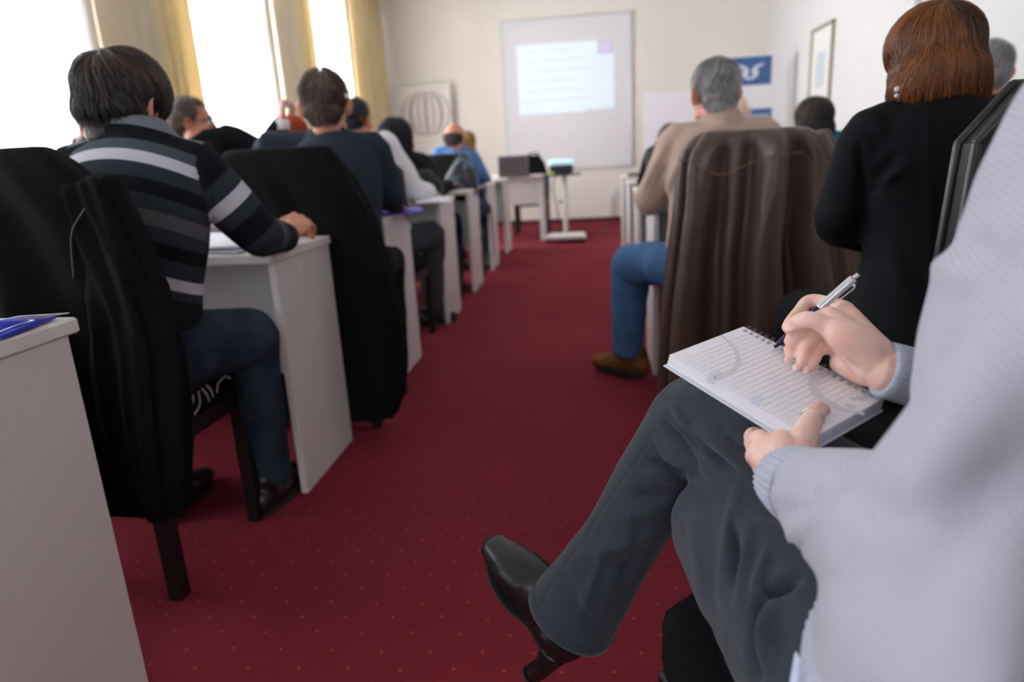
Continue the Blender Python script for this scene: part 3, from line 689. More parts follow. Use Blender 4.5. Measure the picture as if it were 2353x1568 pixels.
    if grey:
        zz = P[..., 2][:, :, None]+np.zeros((K, N_, 3)); tint = np.clip(tint-.35*np.clip((zz.ravel()-.05)/.06, 0, 1)+.18, 0, 1)
    vv = np.concatenate([co, V.reshape(-1, 3)]); ff = np.concatenate([q, F+len(co)])
    return mk('hair', vv, ff, material, parent, True, attrs={'tint': ('POINT', np.concatenate([tint0, tint]))})

def hand_volumes(g, wrist, d, n, side, s=1.0, curl=.5, spread=1.0, thumb=.6):
    """d: towards the fingers, n: back of the hand (normal), side: +1 thumb towards d x n"""
    d = unit(d); n = np.array(n, float); n -= d*(n@d); n = unit(n); l = np.cross(d, n)*side    # l points to the thumb side
    w = np.array(wrist, float)
    g.tube([w-d*.02*s, w+d*.03*s, w+d*.078*s], [(.026*s, .019*s), (.036*s, .015*s), (.038*s, .012*s)], n=14, up=n, cap=.5)
    fl = [(.030, .085, (.041, .025, .021)), (.010, .089, (.045, .028, .022)), (-.011, .085, (.041, .026, .022)), (-.030, .076, (.032, .020, .019))]
    for i, (o, b, seg) in enumerate(fl):
        p = w+l*o*s+d*b*s; P = [w+l*o*.8*s+d*.055*s, p]; a = curl*.5; dd = d+l*o*spread*3
        for L_ in seg:
            a += curl*.55; v = unit(dd)*math.cos(a)-n*math.sin(a); p = p+v*L_*s; P.append(p)
        g.tube(P, [.0095*s, .0098*s, .0088*s, .0082*s, .0072*s], n=10, sub=3, up=n)
    q = w+l*.026*s+d*.012*s; P = [w+l*.012*s+d*.01*s, q+l*.012*s+d*.02*s-n*.008*s*thumb, q+l*.022*s+d*.050*s-n*.022*s*thumb, q+l*.020*s+d*.078*s-n*.034*s*thumb]
    g.tube(P, [.015*s, .0145*s, .0105*s, .0088*s], n=10, sub=3, up=n)

def shoe(pos, yaw, parent, m, s=1.0, boot=False, name='shoe', pitch=0):
    R = Rz(yaw)@Rx(pitch); g = G(); f = lambda *p: R@(np.array(p)*s)+np.array(pos)
    g.tube([f(0, -.085, .045), f(0, .0, .052), f(0, .08, .042), f(0, .165, .032)], [(.034*s, .042*s), (.040*s, .050*s), (.047*s, .038*s), (.036*s, .026*s)], n=16, up=R@A(0, 0, 1))
    g.tube([f(0, -.05, .05), f(0, -.055, .11 if not boot else .18)], [.040*s, .043*s], n=14, up=(0, 1, 0))
    o = solid(name, g, m, parent, .006, 4, post=lambda c: c)
    k = G(); th = np.arange(20)*2*PI/20
    poly = [(x, y) for x, y in zip(.045*np.cos(th)*(1+.12*np.sin(th)), .04+.14*np.sin(th))]
    k.prism(poly, 0, .018); k.v = [tuple(f(*p)) for p in k.v]; k.make('sole', M['sole'], o)
    return o
M['sole'] = mat('shoe_sole', srgb(30, 26, 24), .7)

def arm_tubes(g, S, E_, W_, r):
    mid = (S+E_)/2; g.tube([S, mid, E_], [r[0], r[0]*.97, r[1]], n=16, sub=4, cap=.7)
    g.tube([E_, E_*.5+W_*.5, W_], [r[1]*1.02, r[1]*.93, r[2]], n=16, sub=4, cap=.25)
def stripe_attr(J, F):
    N0, P0 = J['neck'], J['pelvis']; ax = unit(P0-N0)
    def fn(co, q):
        c4 = co[q]; ctr = c4.mean(1); out = np.zeros(len(q)*4, np.float32).reshape(-1, 4)
        lat = unit(J['shr']-J['shl'])
        bestd = None
        for S, E_, W_ in ((J['shl'], J['ell'], J['wrl']), (J['shr'], J['elr'], J['wrr'])):
            S2 = S+(E_-S)*.10; d1, t1 = segdist(ctr, S2, E_); d2, t2 = segdist(ctr, E_, W_); d = np.minimum(d1, d2)
            la = np.linalg.norm(E_-S); p = c4.reshape(-1, 3)
            e1, u1 = segdist(p, S, E_); e2, u2 = segdist(p, E_, W_)
            # smooth arc coordinate around the elbow
            s_ = np.where(e1 < e2, u1*la, la+u2*np.linalg.norm(W_-E_)); s_ = s_.reshape(-1, 4)
            if bestd is None: bestd = d; val = s_
            else: m = d < bestd; bestd = np.where(m, d, bestd); val = np.where(m[:, None], s_, val)
        dt, tt = segdist(ctr, N0+ax*.08, P0)
        p = c4-N0; l = np.abs(p@lat); s_t = p@ax-1.1*np.minimum(l, .22)**2+.03
        latc = np.abs((ctr-N0)@lat)
        arm = (bestd < dt-.085) & (latc > .135)
        out = np.where(arm[:, None], 1.0+val, s_t)
        return {'stripe': ('CORNER', out.ravel())}
    return fn
PEOPLE = {}
def person(name_label, J, top, bottom, hairst, hairm, skin='skin2', vox=.009, yaw=0, hyaw=None, hpitch=0, hroll=0, s=1.0, shoem=None, group=None, hands=True,
           tor=(.165, .105), armr=(.052, .046, .036), torfn=None, disp=None, curl=.45, tname='jacket', attrs=None, hn=None, eyes=True, legr=(.082, .062, .05), collar=None, headvox=.006, female=False, grey=0, feet=True, base=None, handn=(None, None), curls=(None, None)):
    """J: joints in world space"""
    e = empty('person', base or (J['pelvis'][0], J['pelvis'][1], 0), name_label, 'person', group); J['head'] = J['head']-A(0, 0, .042*s)
    if J.pop('fix', 0):
        d_ = (J['neck']-(J['shl']+J['shr'])/2)*A(1, 1, 0)
        for k_ in ('shl', 'shr', 'ell', 'elr', 'wrl', 'wrr', 'pelvis', 'kl', 'kr', 'al', 'ar'): J[k_] = J[k_]+d_*A(1, 0 if k_[0] in 'pka' else 1, 1)
    R = Rz(yaw if hyaw is None else hyaw)@Rx(-hpitch)@Ry(hroll); c = J['head']; Rb = Rz(yaw); F = Rb@A(0, 1., 0); Rt = Rb@A(1., 0, 0)
    P, N0 = J['pelvis'], J['neck']; ax = N0-P
    ch = P+ax*.62; wa = P+ax*.25
    # body: one continuous figure
    g = G(); head_volumes(g, c, R, s, N0+A(0, 0, -.02))
    g.tube([P, wa, ch, N0-A(0, 0, .05)], [(.12*s, .085*s), (.105*s, .075*s), (.125*s, .08*s), (.07*s, .055*s)], n=18, up=F, cap=.5)
    for a in 'lr':
        S, E_, W_ = J['sh'+a], J['el'+a], J['wr'+a]
        g.tube([N0-A(0, 0, .06), S], [.045*s, .04*s], n=12); g.tube([S, E_], [.036*s, .032*s], n=12); g.tube([E_, W_], [.032*s, .025*s], n=12)
        g.tube([P+Rt*(.06 if a == 'r' else -.06), J['k'+a]], [.062*s, .045*s], n=12); g.tube([J['k'+a], J['a'+a]], [.045*s, .032*s], n=12)
    raw = [] if hairst in ('bob', 'curly') else [ear_mesh(sd, c, R, s) for sd in (-1, 1)]
    hg = G()
    if hands:
        for a, sd in (('l', 1), ('r', -1)):
            W_ = J['wr'+a]; d = J.get('hd'+a, unit(W_-J['el'+a])); hn_ = J.get('hn'+a, A(0, 0, 1.))
            hand_volumes(hg, W_+unit(d)*.01, d, hn_, sd, s, J.get('cu'+a, curl))
        hc, hno, hq = remesh(hg, .0032 if vox < .0085 else .0045, 3); raw.append((hc, hq))
    solid('body', g, M[skin], e, headvox, 5, raw=raw)
    if eyes: eyes_lips(c, R, e, s)
    if hairst: hair(hairst, c, R, M[hairm], e, s, seed=abs(hash(name_label)) % 1 + len(name_label), n=hn, grey=grey)
    # upper garment
    g = G(); a_, b_ = tor
    if torfn: torfn(g, J, F, Rt)
    else:
        g.tube([P-ax*.02, P+ax*.12, wa, ch, N0-A(0, 0, .07), N0-A(0, 0, .01)], [(a_*.98, b_*1.15), (a_, b_*1.18), (a_*.92, b_), (a_*1.05, b_*1.08), (a_*.78, b_*.85), (.062, .06)], n=24, up=F, cap=.35)
    for a in 'lr':
        S, E_, W_ = J['sh'+a], J['el'+a], J['wr'+a]
        g.tube([N0-A(0, 0, .035), (N0-A(0, 0, .035))*.45+S*.55, S], [(.052, .055), (.058, .056), armr[0]*1.06], n=16, up=F, cap=.5)
        arm_tubes(g, S, E_, W_, armr)
    if collar: g.tube([N0-A(0, 0, .04)-F*.01, N0+A(0, 0, .025)+F*.005], [.074, .066], n=20, sub=2, cap=.2)
    solid(tname, g, M[top], e, vox, 7, disp=disp if disp is not None else wr(.006, 16, len(name_label)), attrs=attrs)
    # trousers
    g = G(); g.tube([P-Rt*.10+A(0, 0, -.01), P+Rt*.10+A(0, 0, -.01)], (.125, .105), n=20, up=(0, 0, 1), cap=.6)
    for a, sd in (('l', -1), ('r', 1)):
        h = P+Rt*sd*.09; g.tube([h, h*.5+J['k'+a]*.5+A(0, 0, .006), J['k'+a]], [legr[0]*1.12, legr[0], legr[1]*1.1], n=18, cap=.8)
        K_, A_ = J['k'+a], J['a'+a]; g.tube([K_, K_*.55+A_*.45, A_], [legr[1]*1.05, legr[1]*.96, legr[2]], n=18, cap=.3)
    solid('trousers', g, M[bottom], e, max(vox, .009), 5, disp=wr(.006, 18, 3+len(name_label)))
    if feet:
        for a in 'lr': shoe(J['a'+a]*A(1, 1, 0)+A(0, 0, max(0, J['a'+a][2]-.10))-F*-.02, J.get('fy'+a, yaw), e, M[shoem or 'shoe_black'])
    return e
M['shoe_black'] = mat('black_shoe', srgb(20, 19, 20), .35)
def seated(px, py, yaw=0, lean=.12, z=1.06, zp=.56, s=1.0, hc=None, elbow=.25, reach=.22, wide=.17, **kw):
    F = Rz(yaw)@A(0, 1., 0); Rt = Rz(yaw)@A(1., 0, 0); P = A(px, py, zp); N0 = P+F*lean; N0[2] = z
    J = dict(pelvis=P, neck=N0, head=N0+F*.055+A(0, 0, .175) if hc is None else np.array(hc, float))
    for a, sd in (('l', -1), ('r', 1)):
        S = N0+Rt*sd*wide-A(0, 0, .055); E_ = S+Rt*sd*.07+F*reach*.62; E_[2] = z-elbow; W_ = E_+F*.20-Rt*sd*.13; W_[2] = max(.80, E_[2]-.03)
        K_ = P+Rt*sd*.13+F*.43+A(0, 0, -.02); A_ = K_+F*.02; A_[2] = .1
        J.update({'sh'+a: S, 'el'+a: E_, 'wr'+a: W_, 'k'+a: K_, 'a'+a: A_})
    J.update({k: np.array(v, float) if not np.isscalar(v) else v for k, v in kw.items()})
    return J
# ---------------------------------------------------------------- garments over chair backs
def drape(name, rings, material, label, yaw=0, sleeves=(), nfold=7, amp=.012, seed=0, ridged=True, seams=(), cat='jacket', exp=3.2, seamm='seam'):
    """rings: (z, cx, cy, halfwidth, halfdepth, fold strength) from top to hem"""
    base = (rings[0][1], rings[0][2], 0); e = empty(name, base, label, cat)
    r = np.random.default_rng(seed); A_ = np.array(rings, float); A_ = catmull(A_, 6); nt = 96; th = np.arange(nt)*2*PI/nt
    t = np.linspace(0, 1, len(A_)); ph = r.uniform(0, 6.28, 12); Rr = Rz(yaw); V = []
    for i, (z, cx, cy, a, b, fs) in enumerate(A_):
        c, s_ = np.cos(th), np.sin(th); rr = (np.abs(c)**exp+np.abs(s_)**exp)**(-1/exp)
        w = th+.12*np.sin(3*t[i]+ph[0]); f = np.zeros(nt)
        for k, (m, am) in enumerate(((nfold, 1.), (nfold*1.7//1, .55), (nfold*.5//1+1, .8), (3, .6))):
            x = np.sin(m*w+ph[k+1]+.9*math.sin(2.2*t[i]+ph[k+5])); f += am*(np.sign(x)*np.abs(x)**.7 if not ridged else 1-1.7*np.abs(x))
        off = amp*fs*f
        x = c*rr*max(a, .004)+c*off*.6; y = s_*rr*max(b, .004)+s_*off*1.5
        p = np.stack([x, y, np.zeros(nt)], 1)@Rr.T; V.append(p+A(cx, cy, z))
    m = len(V); V = np.concatenate(V); F = []
    idx = np.arange(m*nt).reshape(m, nt); q = np.stack([idx[:-1], idx[1:], np.roll(idx, -1, 1)[1:], np.roll(idx, -1, 1)[:-1]], -1).reshape(-1, 4)
    F = [tuple(x) for x in q]+[tuple(range(nt)), tuple((m-1)*nt+j for j in range(nt-1, -1, -1))]
    ob = mk('back_panel', V, F, material, e)
    for i, (pts, rad) in enumerate(sleeves):
        q1, q2 = r.uniform(0, 6.28, 2); g = G()
        def fn(t, th):
            x = np.sin(3*th+q1+1.6*t); y = np.sin(5*th+q2-2.4*t+.6*np.sin(9*t)); return 1+.16*(1-1.7*np.abs(x))+.10*(1-1.8*np.abs(y))+.025*np.sin(30*t+2*th)*np.exp(-((t-.45)/.14)**2)
        g.tube(pts, rad, n=72, sub=14, cap=.35, fn=fn, up=(0, 1, 0)); g.make('sleeve', material, e, smooth=True)
    for pts in seams:
        g = G(); g.tube(pts, .0022, n=6, sub=6); g.make('seam', M[seamm], e, smooth=True)
    return e
# ================================================================ fabrics of the people
M['tan_knit'] = mat('tan_knit', srgb(190, 164, 148), .95, bump=(500, .3, .002), noise=(10, .12), sheen=.2)
M['suit'] = mat('dark_suit', srgb(40, 47, 60), .8, noise=(5, .15), bump=(700, .2, .001))
M['suit_black'] = mat('black_suit', srgb(17, 18, 22), .85, bump=(700, .25, .001))
M['blazer'] = mat('black_blazer', srgb(13, 14, 19), .82, bump=(800, .25, .001))
M['white_shirt'] = mat('white_shirt', srgb(228, 226, 228), .8)
M['denim_shirt'] = mat('denim_shirt', srgb(84, 130, 184), .85, bump=(600, .2, .001), noise=(8, .1))
M['teal'] = mat('teal_knit', srgb(0, 118, 140), .9)
M['jeans'] = mat('blue_jeans', srgb(74, 108, 150), .9, noise=(14, .22), bump=(700, .35, .002))
M['jeans_dark'] = mat('dark_jeans', srgb(48, 60, 76), .9, noise=(9, .6), bump=(700, .3, .002))
M['trouser_black'] = mat('black_trousers', srgb(20, 20, 23), .9)
M['trouser_grey'] = mat('grey_trousers', srgb(56, 62, 71), .95, noise=(260, .16), bump=(900, .35, .0015), sheen=.15)
M['trouser_stripe'] = mat('charcoal_trousers', srgb(58, 60, 66), .9)
M['knit_grey'] = mat('grey_lilac_knit', srgb(192, 192, 204), .95, noise=(5, .06), bump=(420, .35, .002), sheen=.25)
def knit_lines(m, sc, col):
    nt = m.node_tree; N = nt.nodes; L = nt.links; tc = N.new('ShaderNodeTexCoord'); mp = N.new('ShaderNodeMapping'); mp.inputs['Rotation'].default_value = (.3, .9, .5); w = N.new('ShaderNodeTexWave'); w.inputs['Scale'].default_value = sc; w.inputs['Distortion'].default_value = .6
    L.new(tc.outputs['Object'], mp.inputs[0]); L.new(mp.outputs[0], w.inputs['Vector']); b = N['Principled BSDF']; src = b.inputs['Base Color'].links[0].from_socket
    mx = N.new('ShaderNodeMix'); mx.data_type = 'RGBA'; mx.blend_type = 'MULTIPLY'; mx.inputs[7].default_value = col; L.new(w.outputs[0], mx.inputs[0]); L.new(src, mx.inputs[6]); L.new(mx.outputs[2], b.inputs['Base Color'])
knit_lines(M['knit_grey'], 75, (.80, .81, .84, 1))
M['leather'] = mat('brown_leather', srgb(90, 71, 62), .36, noise=(6, .2), bump=(120, .3, .002))
M['seam'] = mat('stitched_seam', srgb(120, 84, 66), .6)
M['seam_black'] = mat('black_seam', srgb(40, 42, 48), .6)
M['black_cotton'] = mat('black_cotton', srgb(11, 12, 16), .85, noise=(9, .25), bump=(500, .3, .002))
M['shoe_brown'] = mat('brown_suede', srgb(126, 84, 44), .8, noise=(22, .35))
M['boot'] = mat('boot_leather', srgb(24, 22, 22), .3, bump=(60, .35, .003))
c_ = dict(lg=srgb(112, 116, 124), bk=srgb(20, 22, 28), sl=srgb(70, 78, 86), wh=srgb(190, 188, 196), gy=srgb(84, 82, 88), ds=srgb(46, 52, 58))
seq = [('lg', .035), ('bk', .032), ('sl', .026), ('wh', .030), ('ds', .034), ('bk', .038), ('ds', .034), ('gy', .032), ('ds', .036), ('bk', .04), ('ds', .036), ('wh', .03), ('ds', .025), ('bk', .06)]
sseq = [('bk', .040), ('ds', .036), ('wh', .040), ('ds', .036), ('bk', .052), ('ds', .04), ('gy', .042), ('ds', .042), ('bk', .055), ('ds', .045), ('gy', .03), ('bk', .04), ('wh', .013), ('bk', .03)]
st = []; x = 0
for k, w in seq: st.append((x/1.8, c_[k])); x += w
x = 1.0
for k, w in sseq: st.append((min(x/1.8, .99), c_[k])); x += w
def stripes_mat():
    m = mat('striped_knit', (1, 1, 1, 1), .95, bump=(600, .3, .001)); nt = m.node_tree; N = nt.nodes; L = nt.links
    a = N.new('ShaderNodeAttribute'); a.attribute_name = 'stripe'; prev = None
    d = N.new('ShaderNodeMath'); d.operation = 'DIVIDE'; d.inputs[1].default_value = 1.8; L.new(a.outputs['Fac'], d.inputs[0])
    ramps = []
    for part in (st[:14], st[14:]):
        cr = N.new('ShaderNodeValToRGB'); cr.color_ramp.interpolation = 'CONSTANT'; e = cr.color_ramp.elements
        e[0].position, e[0].color = part[0][0] if part is not st[:14] else 0, part[0][1]
        e[1].position, e[1].color = part[1]
        for p, c in part[2:]: k = e.new(p); k.color = c
        L.new(d.outputs[0], cr.inputs[0]); ramps.append(cr)
    gt = N.new('ShaderNodeMath'); gt.operation = 'GREATER_THAN'; gt.inputs[1].default_value = .5; L.new(d.outputs[0], gt.inputs[0])
    mx = N.new('ShaderNodeMix'); mx.data_type = 'RGBA'; L.new(gt.outputs[0], mx.inputs[0]); L.new(ramps[0].outputs[0], mx.inputs[6]); L.new(ramps[1].outputs[0], mx.inputs[7])
    L.new(mx.outputs[2], N['Principled BSDF'].inputs['Base Color']); return m
M['striped'] = stripes_mat()

# ================================================================ the woman writing in the foreground
S0 = .88
PGN = unit((.12, -.24, .963)); PGC = A(.1924, .7474, .749)
PGU = unit(A(-.66, .73, .27)); PGU = unit(PGU-PGN*(PGU@PGN)); PGR = np.cross(PGU, PGN)     # page up, page right
def pg(px, py, h=0):
    v = ray(px, py); k = ((PGC+PGN*h-A(0, 0, EYE))@PGN)/(v@PGN); return v*k+A(0, 0, EYE)
def near_woman():
    F = unit(A(-.6, .8, 0)); Rt = A(.8, .6, 0)
    e = empty('person', (.42, .50, 0), 'person in grey lilac sweater and grey trousers writing in a notebook in the foreground', 'person')
    P = A(.305, .425, .575); N0 = A(.455, .53, 1.08)
    Hd = A(.43, .585, 1.30); yaw = .64; R = Rz(yaw)@Rx(-.35)
    SL = A(.345, .405, .975); EL = at(2125, 1275, .43); WL = at(1818, 1100, .60)
    SR = A(.585, .62, 1.0); WR = pg(2062, 858, .032); ER = A(.53, .78, .75)
    KL = at(1675, 1210, .79); KR = at(1600, 965, .88); AL = A(.30, .62, .10); AR = at(1330, 1420, .90)
    HL = P-Rt*.085+A(0, 0, -.01); HR = P+Rt*.085+F*.05
    J = dict(KL=KL, KR=KR, AL=AL, AR=AR)
    # skin: head, trunk, limbs and both hands
    g = G(); head_volumes(g, Hd, R, .95, N0)
    g.tube([P, P*.5+N0*.5-F*.02, N0-A(0, 0, .08)], [(.10, .07), (.10, .07), (.08, .06)], n=16, up=F, cap=.5)
    for S, E_, W_ in ((SL, EL, WL), (SR, ER, WR)):
        g.tube([N0-A(0, 0, .08), S], .035, n=12); g.tube([S, E_], [.034, .03], n=12); g.tube([E_, W_], [.030, .0235], n=12)
    for H_, K_, A_ in ((HL, KL, AL), (HR, KR, AR)): g.tube([H_, K_], [.06, .04], n=12); g.tube([K_, A_], [.04, .028], n=12)
    raw = [ear_mesh(sd, Hd, R, .95) for sd in (-1, 1)]
    # right hand holding the pen (joints laid out over the page)
    h = G(); up = PGN
    W_ = WR
    ic, mc, rc, pc = pg(1938, 714, .050), pg(1925, 738, .050)+PGU*.012, pg(1918, 768, .036)+PGU*.014, pg(1925, 800, .022)+PGU*.010
    wv = pg(2035, 852, .034)
    # palm: overlapping metacarpal rods give a flat, tapering hand
    for q, r0, r1 in ((ic, .020, .0125), (mc, .021, .0130), (rc, .020, .0125), (pc, .018, .0115)):
        h.tube([W_, wv*.8+q*.2, wv*.45+q*.55, q], [.021, .022, r0*.86, r1], n=14, up=up, sub=4)
    h.tube([W_+unit(W_-wv)*.03, W_, wv], [(.021, .024), (.0215, .0245), (.024, .024)], n=16, up=up)
    h.tube([wv, pg(1985, 852, .018), pg(1930, 832, .014)], [.018, .017, .013], n=12, up=up)          # heel of the hand on the page
    h.tube([wv, pg(1990, 800, .050), pg(1940, 772, .058), pg(1905, 752, .060)], [.017, .021, .018, .0125], n=14, up=up)   # ball of the thumb
    h.tube([pg(1935, 768, .060), pg(1906, 752, .061), pg(1878, 739, .064), pg(1852, 735, .062), pg(1830, 744, .052), pg(1812, 755, .043)],
           [.0125, .0112, .0098, .0095, .0092, .0078], n=14, up=up, sub=4)       # thumb
    h.tube([wv*.3+ic*.7, ic, pg(1897, 697, .042), pg(1860, 693, .037), pg(1838, 715, .029), pg(1818, 739, .019), pg(1808, 754, .014)],
           [.012, .0115, .0092, .0090, .0080, .0076, .0066], n=14, up=up, sub=4)  # index
    h.tube([mc*.8+wv*.2, mc, pg(1868, 740, .045), pg(1832, 765, .038), pg(1818, 790, .022), pg(1818, 817, .010)],
           [.011, .0105, .0092, .0090, .0084, .0070], n=14, up=up, sub=4)          # middle
    h.tube([rc*.8+wv*.2, rc, pg(1880, 772, .034), pg(1858, 786, .030), pg(1849, 810, .020), pg(1841, 837, .0095)],
           [.0105, .0100, .0090, .0086, .0080, .0068], n=14, up=up, sub=4)         # ring
    h.tube([pc*.8+wv*.2, pc, pg(1899, 800, .024), pg(1880, 804, .022), pg(1872, 823, .016), pg(1862, 843, .0085)],
           [.0095, .0090, .0080, .0076, .0072, .0062], n=14, up=up, sub=4)         # little finger
    n1 = noisef(210, 4); cr = folds([(pg(1905, 780, .05), pg(1935, 800, .05), .0022, -.0012), (pg(1950, 810, .05), pg(1935, 850, .03), .003, -.0009), (pg(1858, 726, .07), pg(1846, 742, .06), .0018, -.0009),
                                      (pg(1990, 885, .03), pg(1998, 860, .045), .002, -.0008)])
    c1, no, q1 = remesh(h, .0017, 5); c1 = c1+no*(n1(c1)*.0003+cr(c1))[:, None]; raw.append((c1, q1))
    # left hand: thumb over the page, fingers under the book
    h = G(); Wl = at(1812, 1092, .62); kn = at(1748, 1010, .675); kn2 = at(1742, 1040, .66); kn3 = at(1752, 1068, .655); th0 = at(1836, 1035, .645)
    h.tube([WL, Wl], [(.027, .021), (.028, .020)], n=14, up=(0, 0, 1))
    for q, r1 in ((kn, .0125), (kn2, .0125), (kn3, .011)): h.tube([Wl, Wl*.5+q*.5, q], [.019, .0175, r1], n=14, sub=4)
    h.tube([Wl, at(1800, 1035, .645), at(1795, 1012, .665)], [.020, .018, .013], n=14)
    h.tube([Wl, th0, at(1850, 1000, .655), at(1865, 968, .668), at(1874, 948, .682)], [.019, .0185, .0145, .0112, .0105], n=14)
    h.tube([at(1866, 966, .668), at(1876, 947, .684), at(1888, 948, .694), at(1893, 960, .692)], [.011, .0105, .0098, .0080], n=14)
    for a, b, c, d, r in (((1735, 1016, .69), (1760, 1045, .72), (1850, 1034, .715), (1937, 1036, .70), .0100), ((1735, 1048, .68), (1765, 1075, .71), (1850, 1060, .705), (1922, 1077, .69), .0092),
                          ((1750, 1075, .67), (1780, 1095, .70), (1840, 1090, .70), (1890, 1100, .69), .0085), ((1733, 1004, .70), (1750, 1015, .74), (1820, 1018, .745), (1880, 1022, .735), .0095)):
        p_ = [at(*a), at(*b), at(*c), at(*d)]; h.tube(p_, [r*1.2, r*1.1, r, r*.82], n=12, sub=5)
    c1, no, q1 = remesh(h, .0019, 6); c1 = c1+no*(n1(c1)*.0003)[:, None]; raw.append((c1, q1))
    body = solid('body', g, M['skin'], e, .009, 4, raw=raw)
    # nails
    def nail(c, d, n, w, l):
        d = unit(d); n = unit(n-d*(n@d)); s_ = np.cross(d, n); G().ell(c, (w, l, .0007), np.stack([s_, d, n], 1), 12, 8).make('fingernail', M['nail'], e, smooth=True)
    toC = lambda p: unit(A(0, 0, EYE)-p)
    tt = pg(1815, 750, .0505); nail(tt, pg(1808, 757, .043)-pg(1830, 744, .052), toC(tt)+PGN*.8, .0058, .0075)
    for a, b in (((1812, 826, .012), (1813, 812, .02)), ((1833, 842, .012), (1837, 828, .018)), ((1857, 848, .010), (1861, 836, .015))):
        p = pg(*a)-(PGR*.004); nail(p, pg(*a)-pg(*b), -PGR*.9+toC(p)*.3, .0034, .0046)
    p = at(1944, 1036, .694); nail(p, at(1944, 1036, .70)-at(1925, 1036, .70), A(0, 0, 1.)+Rt*.4, .0048, .006)
    eyes_lips(Hd, R, e, .95); hair('bob', Hd, R, M['hair_brown'], e, .95, seed=3, n=1500)
    # ring on the thumb
    g = G(); cR = at(1866, 962, .672); ax = unit(at(1874, 948, .682)-at(1856, 985, .660)); a1 = unit(np.cross(ax, A(0, 0, 1.))); a2 = np.cross(ax, a1); k = 36
    for i in range(k):
        th = 2*PI*i/k; th2 = 2*PI*(i+1)/k; f = lambda t: cR+(a1*math.cos(t)+a2*math.sin(t))*.0116
        g.tube([f(th), f(th2)], [(.0009, .0016+.0003*(i % 2))]*2, n=6, sub=1, cap=.3, up=ax)
    tag(g.make('ring', mat('silver', srgb(225, 222, 205), .25, metal=.9), smooth=True), 'silver ring on the thumb holding the notebook', 'ring')
    # sweater
    g = G()
    tors = [(P+A(0, 0, .05), .178, .140), (P+A(.004, .004, .10), .172, .136), (P*.72+N0*.28+A(.01, 0, 0), .160, .124), (P*.48+N0*.52+F*.034+A(.015, 0, 0), .160, .128), (P*.25+N0*.75+F*.02, .165, .115), (N0-A(0, 0, .09), .14, .10), (N0-A(0, 0, .03), .075, .07)]
    g.tube([t_[0] for t_ in tors], [(t_[1], t_[2]) for t_ in tors], n=28, up=F, cap=.15)
    for S, E_, W_ in ((SL, EL, WL), (SR, ER, WR)):
        g.tube([N0-A(0, 0, .05), (N0+S)/2-A(0, 0, .02), S], [.06, .062, .064], n=18)
        g.tube([S, S*.5+E_*.5+A(0, 0, -.01), E_], [.066, .064, .060], n=20, sub=5, cap=.8)
        r = (.060, .052, .036) if S is SL else (.055, .045, .032)
        W2 = W_+(E_-W_)*(.10 if S is SL else .30)
        g.tube([E_, E_*.5+W2*.5, W2], list(r), n=20, sub=5, cap=.2)
    cl = [((1760, 1180), (1930, 1150), .006, -.005), ((1790, 1260), (1990, 1130), .007, .006), ((1800, 1290), (1900, 1180), .005, -.006), ((1745, 1120), (1860, 1070), .004, -.003), ((1850, 1100), (1960, 1180), .005, -.004),
          ((2353, 330), (2170, 560), .012, -.007), ((2160, 560), (2300, 590), .010, -.008), ((2130, 600), (2260, 640), .010, .006), ((2353, 480), (2200, 700), .015, .006),
          ((1950, 1112), (2150, 1260), .012, -.007), ((2353, 1000), (2080, 1400), .020, -.010), ((2353, 850), (2050, 1200), .020, .007), ((2300, 700), (2150, 950), .02, .006), ((2000, 1300), (2180, 1420), .012, -.004)]
    solid('sweater', g, M['knit_grey'], e, .006, 9, disp=[wr(.003, 14, 11, False), creases(cl)])
    # ribbed cuffs and hem
    def rib(name, pts, rad, nrib, amp, m, up=(0, 0, 1)):
        g = G(); g.tube(pts, rad, n=nrib*4, sub=4, cap=.02, up=up, fn=lambda t, th: 1+amp*np.sign(np.sin(nrib*th))*np.abs(np.sin(nrib*th))**.5, flat=False); return g.make(name, m, e, smooth=True)
    M['rib'] = mat('ribbed_knit', srgb(180, 184, 199), .95, bump=(420, .35, .002))
    rib('cuff', [WL+(EL-WL)*.20, WL+(EL-WL)*.08, WL+(WL-EL)*.03], [(.040, .036), (.038, .033), (.034, .029)], 34, .03, M['rib'])
    wd = unit(WR-pg(1968, 800, .05)); wd = unit(ER-WR)*.5+wd*.5
    rib('cuff', [WR-wd*.016, WR+wd*.025, WR+wd*.06, WR+wd*.10], [(.0275, .029), (.0285, .030), (.031, .033), (.036, .038)], 30, .03, M['rib'])
    rib('hem', [P+A(0, 0, -.015), P+A(0, 0, .03), P+A(0, 0, .075)], [(.180, .141), (.183, .144), (.182, .143)], 84, .014, M['rib'], up=F)
    g = G(); g.tube([P+A(0, 0, -.06)+F*.022-Rt*.006, P+F*.016-Rt*.004+A(0, 0, .03)], (.176, .136), n=32, sub=3, cap=.02, up=F); g.make('shirt', mat('pale_blue_shirt', srgb(206, 216, 238), .8), e, smooth=True)
    # trousers: left leg below, right leg crossed over
    M['trouser_seam'] = mat('trouser_seam', srgb(34, 36, 40), .9)
    def leg(H_, K_, A_, thigh, shin, side, fl, flare=None, sub=6):
        g = G(); g.tube([H_, H_*.5+K_*.5, K_], thigh, n=24, sub=sub, cap=.85); 
        if flare: g.tube([K_]+flare[0], [shin[0]]+flare[1], n=24, sub=sub, cap=.05)
        else: g.tube([K_, K_*.5+A_*.5, A_], shin, n=24, sub=sub, cap=.1)
        return g
    g = G(); g.tube([P-Rt*.10+A(0, 0, -.02), P+Rt*.10+A(0, 0, -.02)], (.125, .115), n=20, up=(0, 0, 1), cap=.6)
    gl = leg(HL, KL, AL, [.092, .088, .073], [.066, .062, .07], 'l', None)
    hm = at(1316, 1408, .90); m1 = at(1440, 1225, .89)
